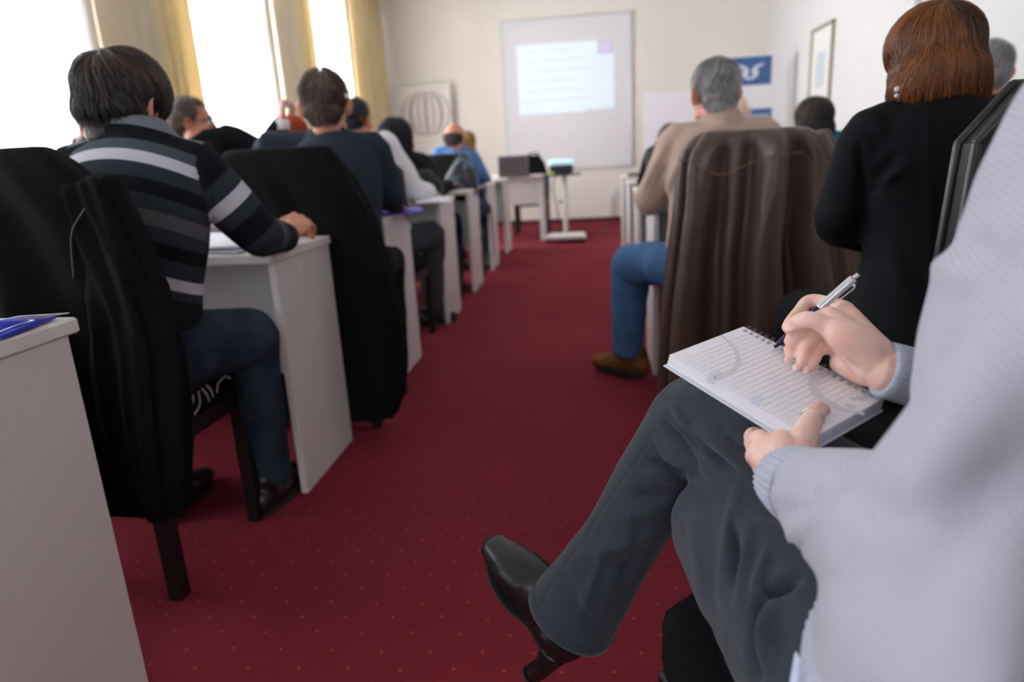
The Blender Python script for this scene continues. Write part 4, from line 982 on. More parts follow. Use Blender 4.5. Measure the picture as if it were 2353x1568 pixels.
    gr = leg(HR, KR, AR, [.088, .082, .064], [.060], 'r', None, flare=([at(1520, 1085, .885), m1, at(1372, 1325, .895), hm], [.057, .056, .061, .070]))
    for q in (gl, gr): g.add(q.v, q.f)
    K_ = 1.6; cl = [((1545, 935), (1640, 1060), .0045, .009), ((1530, 975), (1600, 1075), .0045, -.011), ((1512, 1010), (1590, 1085), .0045, .008), ((1560, 985), (1690, 1085), .004, -.010), ((1600, 985), (1725, 1085), .005, .008),
          ((1660, 990), (1745, 1065), .004, -.005), ((1490, 1060), (1615, 1098), .005, -.008), ((1480, 1085), (1565, 1108), .006, .006), ((1455, 1140), (1535, 1146), .008, -.005), ((1440, 1180), (1520, 1183), .010, .005),
          ((1350, 1270), (1500, 1240), .010, .005), ((1345, 1310), (1480, 1300), .010, -.004), ((1300, 1360), (1380, 1460), .008, -.004), ((1480, 1190), (1410, 1420), .010, -.005), ((1400, 1240), (1330, 1420), .008, .004), ((1290, 1300), (1330, 1380), .006, -.003),
          ((1700, 1120), (1650, 1380), .007, .005), ((1690, 1190), (1685, 1340), .004, -.007), ((1720, 1210), (1700, 1400), .005, .005), ((1760, 1260), (1735, 1380), .005, .005), ((1745, 1375), (1735, 1560), .005, -.014), ((1750, 1370), (1830, 1330), .005, -.012),
          ((1775, 1390), (1765, 1530), .006, .009), ((1630, 1150), (1640, 1450), .008, -.003), ((1590, 1200), (1625, 1420), .006, .003)]
    sm = [((1500, 1010), (1440, 1090), .0012, -.0022), ((1440, 1090), (1380, 1180), .0012, -.0022), ((1380, 1180), (1340, 1250), .0012, -.0022), ((1340, 1250), (1275, 1330), .0012, -.0022), ((1275, 1330), (1243, 1395), .0012, -.0022), ((1640, 960), (1745, 1010), .001, -.001)]
    solid('trousers', g, M['trouser_grey'], e, .0034, 8, disp=[creases([(a, b, w, am*K_) for a, b, w, am in cl]), creases(sm), wr(.0022, 34, 8)])
    # outer seam of the crossed leg
    def seam(pts, r=.0013):
        g = G(); g.tube(pts, r, n=6, sub=8); g.make('seam', M['trouser_seam'], e, smooth=True)
    # hem facing of the flared leg
    ax = unit(hm-m1); g = G(); g.tube([hm-ax*.01, hm+ax*.008], [.0712, .0722], n=40, sub=2, cap=.05); g.make('hem_turnup', M['trouser_grey'], e, smooth=True)
    # boot on the crossed foot
    b = G(); heel = at(1272, 1492, .905); toe = at(1172, 1338, .965); inst = at(1240, 1380, .92); ank = at(1290, 1440, .90)
    fd = unit(toe-heel); sh = unit(hm-m1)*-1
    b.tube([ank+sh*.06, ank+sh*.01, ank-sh*.012], [.036, .037, .040], n=18)
    upb = unit(sh-fd*(sh@fd)); sid = np.cross(fd, upb)
    f = lambda a, u, s_=0: heel+fd*a+upb*u+sid*s_
    b.tube([f(-.002, .030), f(.045, .036), f(.09, .036), f(.135, .026), f(.175, .016)], [(.032, .036), (.035, .044), (.042, .043), (.045, .033), (.032, .022)], n=22, up=upb, sub=5, cap=.9)
    b.tube([f(.02, .05), f(.035, .085)], [.037, .038], n=18)
    cr = [(f(.07, .075, -.03), f(.085, .075, .03), .004, -.004), (f(.085, .07, -.03), f(.10, .068, .03), .004, .003), (f(.10, .062, -.035), f(.115, .060, .035), .004, -.003), (f(.055, .05, .03), f(.075, .01, .035), .004, -.003)]
    bt = solid('boot', b, M['boot'], e, .0032, 5, disp=[folds(cr), wr(.0008, 70, 4)])
    g = G(); g.tube([f(.0, -.006), f(.05, -.004), f(.085, -.006), (f(.13, -.006)), f(.178, .004)], [(.024, .004), (.022, .004), (.036, .004), (.038, .004), (.024, .004)], n=20, up=upb, sub=5, cap=.5); g.make('sole', M['sole'], bt, smooth=True)
    g = G(); g.tube([f(-.002, .004), f(-.010, -.03), f(-.010, -.065)], [(.027, .026), (.020, .017), (.017, .016)], n=18, up=fd, sub=5, cap=.1); g.make('heel', M['boot'], bt, smooth=True)
    g = G(); g.tube([f(-.010, -.066), f(-.0105, -.070)], [(.0175, .0165)]*2, n=18, up=fd, sub=1, flat=True); g.make('heel_tip', mat('heel_tip', srgb(96, 88, 78), .6), bt, smooth=True)
    g = G(); g.tube([f(.060, .055, -.036), f(.050, .035, -.040), f(.045, .010, -.036)], .0018, n=6, sub=5); g.make('zip', mat('zip_metal', srgb(70, 70, 72), .35, metal=.7), bt, smooth=True)
    g = G(); g.tube([at(1640, 1500, .6)*0+AL+A(0, 0, -.02), AL+F*.1+A(0, 0, -.055)], [(.035, .045), (.04, .03)], n=16); g.tube([AL+A(0, 0, .07), AL], .036, n=14); g.make('boot', M['boot'], e, smooth=True)
near_woman()
# ---------------------------------------------------------------- notebook
def notebook():
    w, h_, t = .132, .185, .013
    e = empty('notebook', PGC-PGN*(t+.004), 'spiral bound notebook with ruled page on the knee of the writing person', 'notebook')
    R = np.stack([PGR, PGU, PGN], 1)
    def bx(x0, x1, y0, y1, z0, z1, m, name, par=e, bev=0, shear=0):
        g = G(); g.box((x0, y0, z0), (x1, y1, z1), bev); v = np.array(g.v); v[:, 0] += shear*(-v[:, 2]); g.v = [tuple(R@p+PGC) for p in v]; return g.make(name, m, par)
    pm = mat('ruled_paper', srgb(243, 241, 246), .7)
    bx(-w/2-.004, w/2+.001, -h_/2-.003, h_/2+.003, -t-.0035, -t-.002, M['paper'], 'back_cover')
    bx(-w/2-.006, w/2, -h_/2-.002, h_/2+.002, -t-.002, -t-.001, mat('cover_print', srgb(226, 230, 242), .5), 'inner_cover')
    n = 9
    for k in range(n):
        z1 = -t+t*(k+1)/n; z0 = -t+t*k/n; o = .0009*math.sin(k*2.1)
        b = bx(-w/2+o+.0018*(1-k/n)*-1, w/2, -h_/2+.0006*math.cos(k*3), h_/2, z0, z1-.0003, pm, 'page_block', shear=0)
    top = b
    ln = mat('ruling', srgb(229, 228, 234), .8); arcm = mat('page_watermark', srgb(219, 218, 224), .8)
    z = .0001; y = h_/2-.016
    while y > -h_/2+.02: bx(-w/2+.006, w/2-.011, y, y+.00035, z-.0006, z, ln, 'ruled_line', top); y -= .0072
    # pale arcs printed on the page
    def arc(cx, cy, r0, r1, a0, a1):
        g = G(); V = []; k = 30
        for i in range(k+1):
            a = a0+(a1-a0)*i/k; tp = math.sin(PI*i/k)**.5*.5+.5; rm = (r0+r1)/2; hw = (r1-r0)/2*tp
            for r_ in (rm-hw, rm+hw): V.append((cx+r_*math.cos(a), cy+r_*math.sin(a), .00015))
        B = [(x, y_, z_-.0004) for x, y_, z_ in V]; m = len(V); F = [(2*i, 2*i+1, 2*i+3, 2*i+2) for i in range(k)]+[(m+2*i, m+2*i+2, m+2*i+3, m+2*i+1) for i in range(k)]
        g.add([tuple(R@np.array(p)+PGC) for p in V+B], F); g.make('page_arc', arcm, top)
    def ribbon(pts, ws, m, name='page_arc'):
        Q = catmull(np.array([pg(x_, y_) for x_, y_ in pts]), 6); Wd = catmull(np.array(ws, float)[:, None], 6)[:, 0]; T = np.gradient(Q, axis=0); V = []
        for q, t_, w_ in zip(Q, T, Wd): s_ = unit(np.cross(t_, PGN)); V += [q+s_*w_/2+PGN*.00018, q-s_*w_/2+PGN*.00018]
        m_ = len(V); V = V+[v-PGN*.0004 for v in V]; k = len(Q)-1
        G().add(V, [(2*i, 2*i+1, 2*i+3, 2*i+2) for i in range(k)]+[(m_+2*i, m_+2*i+2, m_+2*i+3, m_+2*i+1) for i in range(k)]).make(name, m, top)
    ribbon([(1657, 770), (1688, 800), (1696, 832), (1680, 855), (1642, 870)], [.002, .004, .0055, .005, .008], arcm)
    ribbon([(1962, 852), (1905, 856), (1870, 878), (1882, 910), (1925, 936), (1985, 952)], [.004, .0075, .010, .010, .008, .006], arcm)
    tabm = mat('page_tab', srgb(222, 229, 244), .7)
    ribbon([(1651, 852), (1636, 868), (1630, 880)], [.006, .008, .007], tabm, 'page_mark'); ribbon([(1748, 912), (1732, 930)], [.008, .009], tabm, 'page_mark')
    ribbon([(1942, 930), (1965, 936)], [.005, .007], arcm); ribbon([(1955, 915), (1985, 918)], [.004, .005], arcm)
    for k in range(5): bx(.038+k*.004, .0405+k*.004, -h_/2+.012, -h_/2+.016+.002*(k % 2), -.0004, .00016, arcm, 'letter_stroke', top)
    g0 = mat('binding_wire', srgb(150, 150, 155), .25, metal=.95); k = 0
    y = h_/2-.008
    while y > -h_/2+.008:
        for dy in (0, .0024):
            g = G(); c = A(w/2-.001, y-dy, -.0045); q = []
            for i in range(11):
                a = PI*1.12-i*(1.45*PI)/10; q.append(tuple(R@(c+A(.0068*math.cos(a), 0, .0088*math.sin(a)))+PGC))
            g.tube(q, .00045, n=6, sub=1, cap=.5); g.make('wire_ring', g0, e, smooth=True)
        bx(w/2-.0105, w/2-.0065, y-.0035, y+.001, -.0004, .00014, M['dark_hole'], 'punch_hole', top)
        y -= .0087; k += 1
M['dark_hole'] = mat('punched_hole', srgb(165, 163, 168), .9)
notebook()
def pen():
    T = pg(1771, 806, .0005); o = A(0, 0, EYE)-T; v = ray(1972, 631); Lp = .140
    a = v@v; b = 2*v@o; cc = o@o-Lp**2; d = b*b-4*a*cc
    kk = -b/2/a+.25*math.sqrt(max(d, 0))/2/a; E_ = A(0, 0, EYE)+v*kk; d = unit(E_-T); L_ = np.linalg.norm(E_-T); k = L_/.14
    e = empty('pen', T, 'silver and dark blue push-button ballpoint pen held in the hand', 'pen')
    s = np.cross(d, unit(A(0, 0, EYE)-T)); navy = mat('navy_barrel', srgb(24, 26, 62), .18); chrome = mat('brushed_chrome', srgb(214, 215, 222), .33, metal=.75)
    f = lambda t: T+d*t*k
    g = G(); g.tube([f(.0), f(.002), f(.0065)], [.0006, .0011, .0017], n=16, sub=3, flat=True); g.make('tip', chrome, e, smooth=True)
    g = G(); g.tube([f(.0065), f(.018), f(.03), f(.045), f(.080)], [.0019, .0031, .0040, .0044, .0046], n=20, sub=4, flat=True); g.make('grip_barrel', navy, e, smooth=True)
    g = G(); g.tube([f(.0800), f(.0805), f(.10), f(.1305), f(.131)], [.0046, .0048, .0049, .0048, .0040], n=20, sub=3, flat=True); g.make('upper_barrel', chrome, e, smooth=True)
    g = G(); g.tube([f(.131), f(.1395), f(.140)], [.0026, .0026, .0022], n=16, sub=2, flat=True); g.make('push_button', chrome, e, smooth=True)
    q = -np.cross(d, unit(A(0, 0, EYE)-T)); q = q if (q@A(0, 0, -1.)) > 0 else -q
    g = G(); g.tube([f(.1275)+q*.0044, f(.126)+q*.0082, f(.112)+q*.0080, f(.099)+q*.0066, f(.096)+q*.0054], [(.0018, .0008), (.0018, .0009), (.0018, .0008), (.0015, .0007), (.0016, .0010)], n=10, sub=5, up=q); g.make('clip', chrome, e, smooth=True)
pen()
# chair under the writing person
def near_chair():
    fr = A(.046, .700, 0); a = .34
    F = Rz(a)@A(0, 1., 0); Rt = Rz(a)@A(1., 0, 0); c = fr+Rt*.225-F*.21
    return chair(c[0], c[1], a, 'black velvet chair under the writing person in the foreground', top=.95, seat=(.47, .46, .425))
near_chair()
FULL = not NEAR_ONLY
# ================================================================ the other people, their chairs and garments
if FULL:
    # --- man in the striped sweater (second row, left)
    F0 = A(0, 1, 0)
    hd = at(290, 206, 1.68)
    J = seated(-1.18, 1.50, 0, zp=.56)
    J.update(neck=at(315, 300, 1.64), head=hd, pelvis=A(-1.13, 1.50, .57))
    J.update(shr=at(452, 392, 1.66), shl=at(180, 400, 1.66), elr=at(598, 540, 1.74), wrr=at(655, 545, 1.95), ell=A(-1.42, 1.86, .82), wrl=A(-1.22, 1.93, .95))
    J.update(kr=at(575, 770, 1.74), kl=A(-1.32, 1.90, .54), ar=A(-1.0, 1.80, .1), al=A(-1.3, 1.75, .1), hdl=A(.1, .0, 1.), hnl=A(0, 1, .1), hdr=A(.25, .8, .42), hnr=A(.45, -.1, .9), cur=.9)
    def tf(g, J, F, Rt):
        P, N0 = J['pelvis'], J['neck']; ax = N0-P
        F = unit(np.cross(Rt, unit(ax)))*-1 if (np.cross(Rt, unit(ax))@A(0, 1., 0)) < 0 else unit(np.cross(Rt, unit(ax)))
        g.tube([P-ax*.05, P+ax*.12, P+ax*.3, P+ax*.55-F*.01, P+ax*.78-F*.01, N0-A(0, 0, .05)-F*.01, N0+A(0, 0, .02)], [(.155, .12), (.160, .122), (.155, .115), (.185, .118), (.185, .105), (.12, .085), (.070, .068)], n=26, up=F, cap=.2)
    person('person in striped grey and black sweater leaning on the second desk', J, 'striped', 'jeans_dark', 'mop', 'hair_dark', vox=.0065, yaw=.02, hyaw=-.24, hpitch=.2, hroll=.05, s=1.03, tname='striped_sweater',
           torfn=tf, armr=(.070, .058, .044), attrs=stripe_attr(J, F0), headvox=.0055, disp=[wr(.004, 13, 4, False), folds([(at(500, 470, 1.6), at(440, 560, 1.6), .014, -.010), (at(455, 430, 1.58), at(400, 640, 1.55), .012, .004), (at(590, 500, 1.6), at(640, 560, 1.75), .012, .005), (at(560, 490, 1.6), at(600, 570, 1.75), .012, -.006), (at(380, 600, 1.45), at(440, 660, 1.5), .014, .008)])], legr=(.088, .072, .062), shoem='shoe_black', hn=5200)
    chair(-1.215, 1.545, -.04, 'black chair with pale swirls under the man in the striped sweater', pattern=True)
    drape('jacket', [(1.066, -1.225, 1.262, .15, .006, 0), (1.058, -1.225, 1.262, .185, .04, .1), (1.0, -1.21, 1.268, .235, .062, .3), (.9, -1.18, 1.275, .262, .068, .7), (.75, -1.18, 1.28, .27, .07, 1), (.5, -1.19, 1.285, .255, .066, 1.1), (.34, -1.20, 1.29, .235, .06, 1.1), (.27, -1.21, 1.29, .23, .055, 1)],
          M['black_cotton'], 'black cotton jacket draped over the chair of the striped sweater man', sleeves=[([at(215, 430, 1.27), at(265, 560, 1.26), at(310, 740, 1.25), at(335, 930, 1.25), at(375, 1165, 1.28)], [(.055, .05), (.066, .055), (.080, .058), (.088, .058), (.055, .05)]), ([A(-1.42, 1.31, .96), A(-1.46, 1.3, .7), A(-1.45, 1.3, .4)], [.06, .055, .05])],
          seed=3, amp=.011, seamm='seam_black', seams=[[at(0, 437, 1.225), at(60, 440, 1.225), at(125, 436, 1.23)], [at(195, 480, 1.2), at(165, 540, 1.2), at(170, 640, 1.2)]], nfold=5)
    # --- man in the dark suit (third row, left)
    J = seated(-1.04, 2.66, 0, lean=.22)
    J.update(neck=at(752, 300, 2.85), head=at(746, 214, 2.85), shr=at(858, 347, 2.86), shl=at(622, 345, 2.86), elr=at(893, 452, 2.92), wrr=A(-.92, 3.16, .80), ell=A(-1.42, 3.05, .83), wrl=A(-1.24, 3.2, .80), kr=A(-.95, 3.08, .56), ar=A(-.97, 3.1, .1))
    def tf3(g, J, F, Rt):
        P, N0 = J['pelvis'], J['neck']; ax = N0-P
        g.tube([P-ax*.05, P+ax*.15, P+ax*.35, P+ax*.6, P+ax*.8, N0-A(0, 0, .06), N0+A(0, 0, .01)], [(.19, .15), (.20, .15), (.195, .14), (.215, .14), (.20, .12), (.13, .095), (.074, .07)], n=26, up=unit(A(0, 1, .3)), cap=.2)
    person('person in dark blue suit jacket seen from behind at the third desk', J, 'suit', 'trouser_black', 'short', 'hair_brown', vox=.008, hyaw=.12, hpitch=.1, s=1.1, torfn=tf3, armr=(.074, .064, .05), tname='suit_jacket', hn=4200, disp=[wr(.005, 9, 5, False), folds([(at(640, 330, 2.5), at(600, 380, 2.5), .02, -.008), (at(860, 430, 2.55), at(890, 480, 2.6), .015, .008)])])
    chair(-1.06, 2.62, 0, 'black chair of the dark suit man under a long black coat')
    drape('coat', [(1.068, -1.08, 2.335, .15, .006, 0), (1.06, -1.08, 2.335, .19, .045, .1), (1.0, -1.07, 2.34, .225, .062, .2), (.93, -1.05, 2.345, .245, .065, .4), (.8, -1.02, 2.36, .255, .068, .7), (.55, -1.0, 2.37, .28, .075, 1), (.3, -.985, 2.38, .275, .08, 1.1), (.14, -.985, 2.38, .24, .075, 1), (.06, -.99, 2.38, .21, .07, .9)],
          M['black_cotton'], 'long black coat hanging over the chair back beside the second desk', seed=8, amp=.013, nfold=5, sleeves=[([at(745, 430, 2.38), at(775, 560, 2.38), at(790, 700, 2.38), at(800, 800, 2.38)], [.05, .06, .06, .052])], cat='coat')
    # --- man in the white shirt (fourth row)
    J = seated(-1.17, 3.72, 0, lean=.16)
    J.update(neck=at(835, 305, 3.88)+A(-.02, 0, -.02), head=at(818, 258, 3.88), shr=at(885, 335, 3.88), elr=at(948, 438, 3.98), wrr=A(-1.02, 4.25, .80), kr=A(-.98, 4.12, .56), ar=at(1000, 690, 4.05)*A(1, 1, 0)+A(-.02, 0, .1), fyr=-.6)
    person('person in white shirt with short black hair at the fourth desk', J, 'white_shirt', 'trouser_stripe', 'crop', 'hair_black', vox=.010, hyaw=-.25, hpitch=.1, hn=1500, armr=(.078, .070, .05), tname='shirt', disp=wr(.007, 22, 4), legr=(.088, .07, .062))
    chair(-1.17, 3.70, 0, 'black chair of the man in the white shirt, dark grey coat on its back')
    drape('coat', [(1.0, -1.20, 3.41, .12, .006, 0), (.99, -1.20, 3.41, .16, .05, .2), (.93, -1.19, 3.42, .20, .06, .5), (.8, -1.18, 3.44, .235, .065, .9), (.6, -1.18, 3.44, .23, .065, 1), (.45, -1.18, 3.44, .20, .06, 1)], mat('charcoal_coat', srgb(52, 50, 58), .9), 'dark grey coat bunched over the chair of the white shirt man', seed=12, amp=.014, nfold=6, cat='coat')
    # --- woman with curly black hair (fifth row)
    J = seated(-1.2, 4.74, 0, lean=.14, z=1.0)
    J.update(neck=at(925, 345, 4.86), head=at(908, 308, 4.86), shr=at(972, 375, 4.86), shl=at(875, 362, 4.86), elr=at(1005, 438, 4.94))
    person('person in black coat with curly black hair at the fifth desk', J, 'suit_black', 'jeans_dark', 'curly', 'hair_black', vox=.011, hyaw=.2, hn=1800, armr=(.062, .056, .045), tname='coat')
    chair(-1.19, 4.70, 0, 'black chair behind the woman with curly black hair', top=.93)
    # --- bald man in blue (sixth row)
    J = seated(-1.11, 5.74, 0, lean=.16, z=1.05)
    J.update(neck=at(1050, 335, 5.90), head=at(1046, 306, 5.90), shr=at(1085, 365, 5.90), shl=at(1008, 358, 5.90), elr=at(1106, 405, 5.95), kr=A(-.98, 6.15, .55), ar=A(-.97, 6.2, .1))
    person('person in blue shirt with a bald crown at the sixth desk', J, 'denim_shirt', 'jeans_dark', 'ring', 'hair_dark', vox=.011, hyaw=-.35, hpitch=.25, hn=900, armr=(.066, .06, .046), tname='shirt', s=1.05)
    chair(-1.17, 5.70, 0, 'black chair with a handbag hanging on it behind the bald man')
    # person beyond him
    J = seated(-1.38, 6.7, 0, lean=.1, z=1.02)
    J.update(head=at(1072, 322, 6.8), neck=at(1052, 322, 6.8)+A(0, -.02, -.16), fix=1)
    person('person with light brown hair just visible beyond the bald man', J, 'suit', 'trouser_black', 'bob', 'hair_blond', vox=.013, hyaw=-.3, hn=500)
    chair(-1.25, 6.6, 0, 'black chair of the light brown haired person beyond the bald man')
    # handbag on the chair back
    bg = at(1062, 400, 5.36); e = empty('handbag', bg, 'dark grey slouchy handbag with a pale blue flower print hanging on a chair back', 'bag')
    mb = mat('bag_leather', srgb(52, 50, 52), .35, bump=(60, .3, .004)); g = G()
    g.tube([bg+A(.01, 0, .13), bg+A(0, 0, .03), bg+A(-.01, 0, -.06), bg+A(-.01, 0, -.13)], [(.04, .03), (.10, .05), (.135, .06), (.13, .06)], n=18, up=(0, 1, 0)); solid('body', g, mb, e, .008, 4, disp=wr(.006, 30, 5))
    g = G(); g.tube([bg+A(-.05, 0, .10), bg+A(-.02, -.02, .17), at(1085, 345, 5.36)], [(.012, .004)]*3, n=8); g.tube([bg+A(.04, 0, .10), at(1085, 350, 5.4), bg+A(.13, 0, -.04)], [(.010, .004)]*3, n=8); g.make('strap', mb, e, smooth=True)
    fp = mat('flower_print', srgb(140, 180, 205), .4)
    for (px, py) in ((1052, 372), (1062, 366), (1072, 374), (1082, 380), (1068, 384), (1040, 410), (1048, 420), (1038, 426), (1052, 408)):
        c = at(px, py, 5.295); g = G(); g.tube([c+A(.012*math.cos(q), 0, .014*math.sin(q)) for q in np.linspace(0, 2*PI, 9)], .003, n=5, sub=1); g.make('flower_print', fp, e, smooth=True)
    # --- man with glasses (third row, window side)
    J = seated(-1.92, 2.85, -.35, lean=.2, z=1.06)
    J.update(neck=at(455, 312, 3.15), head=at(440, 262, 3.2), shl=at(430, 330, 3.2)+A(-.12, 0, -.03), shr=at(530, 318, 3.2), elr=at(612, 360, 3.25), wrr=at(648, 282, 3.18), hdr=A(.1, .1, 1), hnr=A(-.7, -.6, .1), cur=1.6)
    P7 = person('person in black suit and glasses turned sideways near the bright window, hand raised', J, 'suit_black', 'trouser_black', 'crop', 'hair_brown', vox=.010, yaw=-.35, hyaw=-1.15, hpitch=.05, hn=2200, armr=(.066, .058, .04), tname='suit_jacket', s=.98)
    R = Rz(-1.15)@Rx(-.05); c = J['head']; gm = mat('glasses_frame', srgb(22, 22, 26), .3)
    ge = empty('glasses', c, 'thin dark glasses on the man turned towards the window light', 'glasses')
    for sx in (-1, 1):
        g = G(); g.tube([R@A(sx*.033+.024*math.cos(q), .098, .002+.017*math.sin(q))+c for q in np.linspace(0, 2*PI, 17)], .0016, n=6, sub=1); g.make('lens_rim', gm, ge, smooth=True)
        g = G(); g.tube([R@A(sx*.057, .098, .008)+c, R@A(sx*.078, .04, .008)+c, R@A(sx*.080, -.01, .002)+c], .0016, n=6); g.make('temple_arm', gm, ge, smooth=True)
    g = G(); g.tube([R@A(-.010, .098, .004)+c, R@A(0, .106, .008)+c, R@A(.010, .098, .004)+c], .0016, n=6); g.make('bridge', gm, ge, smooth=True)
    g = G(); w_ = J['wrr']; g.tube([w_+A(0, 0, -.03), w_+A(0, 0, .012)], [.033, .031], n=16, sub=2, flat=False, cap=.1); g.make('shirt_cuff', M['white_shirt'], P7, smooth=True)
    chair(-1.95, 2.62, -.1, 'black chair of the man with glasses')
    g = G(); p0 = at(646, 246, 3.14); p1 = at(668, 243, 3.12); g.tube([p0, p1], .004, n=8, sub=1); tag(g.make('pen', mat('blue_pen', srgb(110, 130, 180), .4), smooth=True), 'blue pen in the raised hand of the man with glasses', 'pen')
    # --- person with orange hair beyond
    J = seated(-1.62, 4.35, 0, z=.98); J.update(head=at(672, 300, 4.1), neck=at(672, 300, 4.1)+A(0, -.02, -.16), fix=1)
    person('person with orange red hair mostly hidden left of the dark suit man', J, 'suit_black', 'trouser_black', 'bob', 'hair_orange', vox=.013, hn=900)
    chair(-1.80, 3.9, 0, 'black chair of the orange haired person')
    # --- person at the left, mostly hidden behind the striped sweater man
    J = seated(-2.28, 2.98, -.2, z=1.05); J.update(head=at(222, 302, 3.0), neck=at(222, 302, 3.0)+A(0, -.02, -.17), fix=1)
    person('person mostly hidden behind the head of the striped sweater man', J, 'suit', 'trouser_black', 'ring', 'hair_brown', vox=.013, hyaw=.4, hn=500)
    chair(-2.44, 2.62, 0, 'black chair of the person hidden behind the striped sweater man')
    # --- grey haired man in tan sweater (right of the aisle)
    J = seated(.44, 2.62, 0, lean=.12, z=1.02)
    J.update(neck=at(1658, 270, 2.74), head=at(1641, 187, 2.77), shl=at(1556, 325, 2.74), shr=at(1755, 315, 2.74), ell=at(1488, 460, 2.84), wrl=at(1560, 445, 3.03), elr=A(.76, 2.95, .82), wrr=A(.6, 3.12, .80),
             kl=at(1450, 607, 2.95), al=at(1440, 815, 2.97), kr=A(.55, 3.08, .56), ar=A(.52, 3.15, .1), fyl=.95, hnl=A(0, 0, 1), hdl=A(1, .1, 0))
    J['al'] = A(J['al'][0]+.005, J['al'][1], .12)
    def tf10(g, J, F, Rt):
        P, N0 = J['pelvis'], J['neck']; ax = N0-P
        g.tube([P-ax*.05, P+ax*.15, P+ax*.35, P+ax*.6, P+ax*.8, N0-A(0, 0, .06), N0+A(0, 0, .015)], [(.175, .13), (.18, .135), (.18, .125), (.195, .125), (.185, .11), (.125, .09), (.070, .066)], n=26, up=A(0, 1, 0), cap=.2)
    fl = []
    for a, b, w, am in (((1530, 330), (1475, 440), .012, .010), ((1550, 330), (1500, 450), .010, -.010), ((1570, 350), (1520, 460), .010, .009), ((1510, 340), (1462, 440), .010, -.008), ((1560, 400), (1530, 470), .010, -.010)): fl.append((a, b, w, am))
    person('person in tan sweater and blue jeans with grey hair, right of the aisle', J, 'tan_knit', 'jeans', 'short', 'hair_grey', vox=.008, hyaw=.30, hpitch=.06, s=.97, torfn=tf10, armr=(.070, .062, .046), tname='sweater', hn=4200, grey=1, disp=[wr(.004, 12, 9, False), creases(fl)], shoem='shoe_brown', collar=True, legr=(.088, .078, .064))
    chair(.50, 2.62, 0, 'black chair of the grey haired man under a brown leather jacket', top=.985)
    Y = 2.33
    drape('jacket', [(1.04, .50, Y, .13, .006, 0), (1.032, .50, Y, .165, .045, .1), (1.0, .51, Y, .205, .062, .3), (.95, .515, Y, .235, .068, .6), (.8, .515, Y, .245, .072, .9), (.65, .51, Y, .255, .075, 1.1), (.45, .52, Y, .285, .078, 1.3), (.25, .53, Y+.01, .305, .08, 1.4), (.12, .53, Y+.01, .30, .075, 1.4)],
          M['leather'], 'brown leather jacket draped over the chair of the grey haired man', seed=5, amp=.030, nfold=6,
          sleeves=[([at(1862, 320, Y), at(1905, 440, Y), at(1925, 600, Y), at(1920, 760, Y), at(1905, 880, Y)], [(.055, .05), (.068, .058), (.072, .06), (.068, .055), (.06, .05)])],
          seams=[[at(1620, 395, Y-.10), at(1665, 402, Y-.10), at(1720, 378, Y-.10), at(1780, 358, Y-.10), at(1845, 350, Y-.10)], [at(1560, 368, Y-.08), at(1590, 372, Y-.09), at(1618, 392, Y-.10)]])
    # --- woman with auburn bob in black blazer (right)
    J = seated(.70, 1.46, .05, lean=.12, z=1.05)
    J.update(neck=at(2155, 212, 1.53), head=at(2138, 108, 1.56), shl=at(1993, 322, 1.50), shr=at(2310, 320, 1.50), ell=at(1932, 505, 1.52), wrl=at(2010, 540, 1.72), elr=A(.96, 1.62, .84), wrr=A(.82, 1.8, .86), pelvis=A(.685, 1.42, .57))
    def tf11(g, J, F, Rt):
        P, N0 = J['pelvis'], J['neck']; ax = N0-P
        g.tube([P-A(0, 0, .03), P+ax*.05, P+ax*.18, P+ax*.42, P+ax*.68, P+ax*.84, N0-A(0, 0, .04), N0+A(0, 0, .015)], [(.185, .15), (.180, .145), (.165, .125), (.140, .11), (.165, .115), (.165, .10), (.11, .08), (.068, .062)], n=26, up=A(0, 1, 0), cap=.1)
    fl = []
    for a, b, w, am in (((2060, 360), (2000, 420), .012, -.014), ((2075, 390), (2010, 440), .010, .014), ((2050, 415), (1995, 445), .010, -.012), ((1975, 330), (1985, 520), .008, -.016), ((1900, 480), (1960, 500), .012, .006), ((2130, 260), (2140, 740), .008, .003), ((2040, 560), (2090, 700), .02, .006)): fl.append((a, b, w, am))
    person('person in black blazer with auburn bob hair seen from behind', J, 'blazer', 'trouser_black', 'bob', 'hair_auburn', vox=.0065, hyaw=.12, hpitch=.22, s=.87, torfn=tf11, collar=True, armr=(.058, .056, .046), tname='blazer', hn=12000, disp=[wr(.003, 12, 9, False), creases(fl)], female=True)
    g = G(); p = at(2062, 205, 1.49); e_ = empty('earring', p, 'small bead earring below the auburn hair', 'earring'); g.ell(p, .006); g.ell(p+A(0, 0, -.012), .0045); g.make('bead', mat('pearl', srgb(200, 196, 200), .2), e_, smooth=True)
    chair(.700, 1.43, .22, 'black vinyl chair with worn edges behind the woman in the black blazer', top=1.06)
    # --- man with grey hair at the right edge
    J = seated(1.62, 3.10, 0, z=1.06); J.update(head=at(2268, 140, 3.2), neck=at(2265, 200, 3.2), fix=1)
    person('person with short grey hair at the right edge of the picture', J, 'suit_black', 'trouser_black', 'crop', 'hair_grey', vox=.011, hyaw=.1, hn=2200)
    chair(1.62, 3.0-.35+.3, 0, 'black chair of the grey haired man at the right edge')
    # --- woman with dark bob in teal
    J = seated(1.14, 3.80, 0, lean=.08, z=1.02); J.update(head=at(1868, 262, 3.92), neck=at(1876, 300, 3.9)+A(0, 0, -.02), fix=1)
    person('person in teal top with dark bob hair in front of the white wall', J, 'teal', 'trouser_black', 'bob', 'hair_dark', vox=.011, hyaw=.1, hn=2200, s=.97, tname='sweater')
    chair(1.16, 3.72, 0, 'black chair of the woman in the teal top', top=.98)
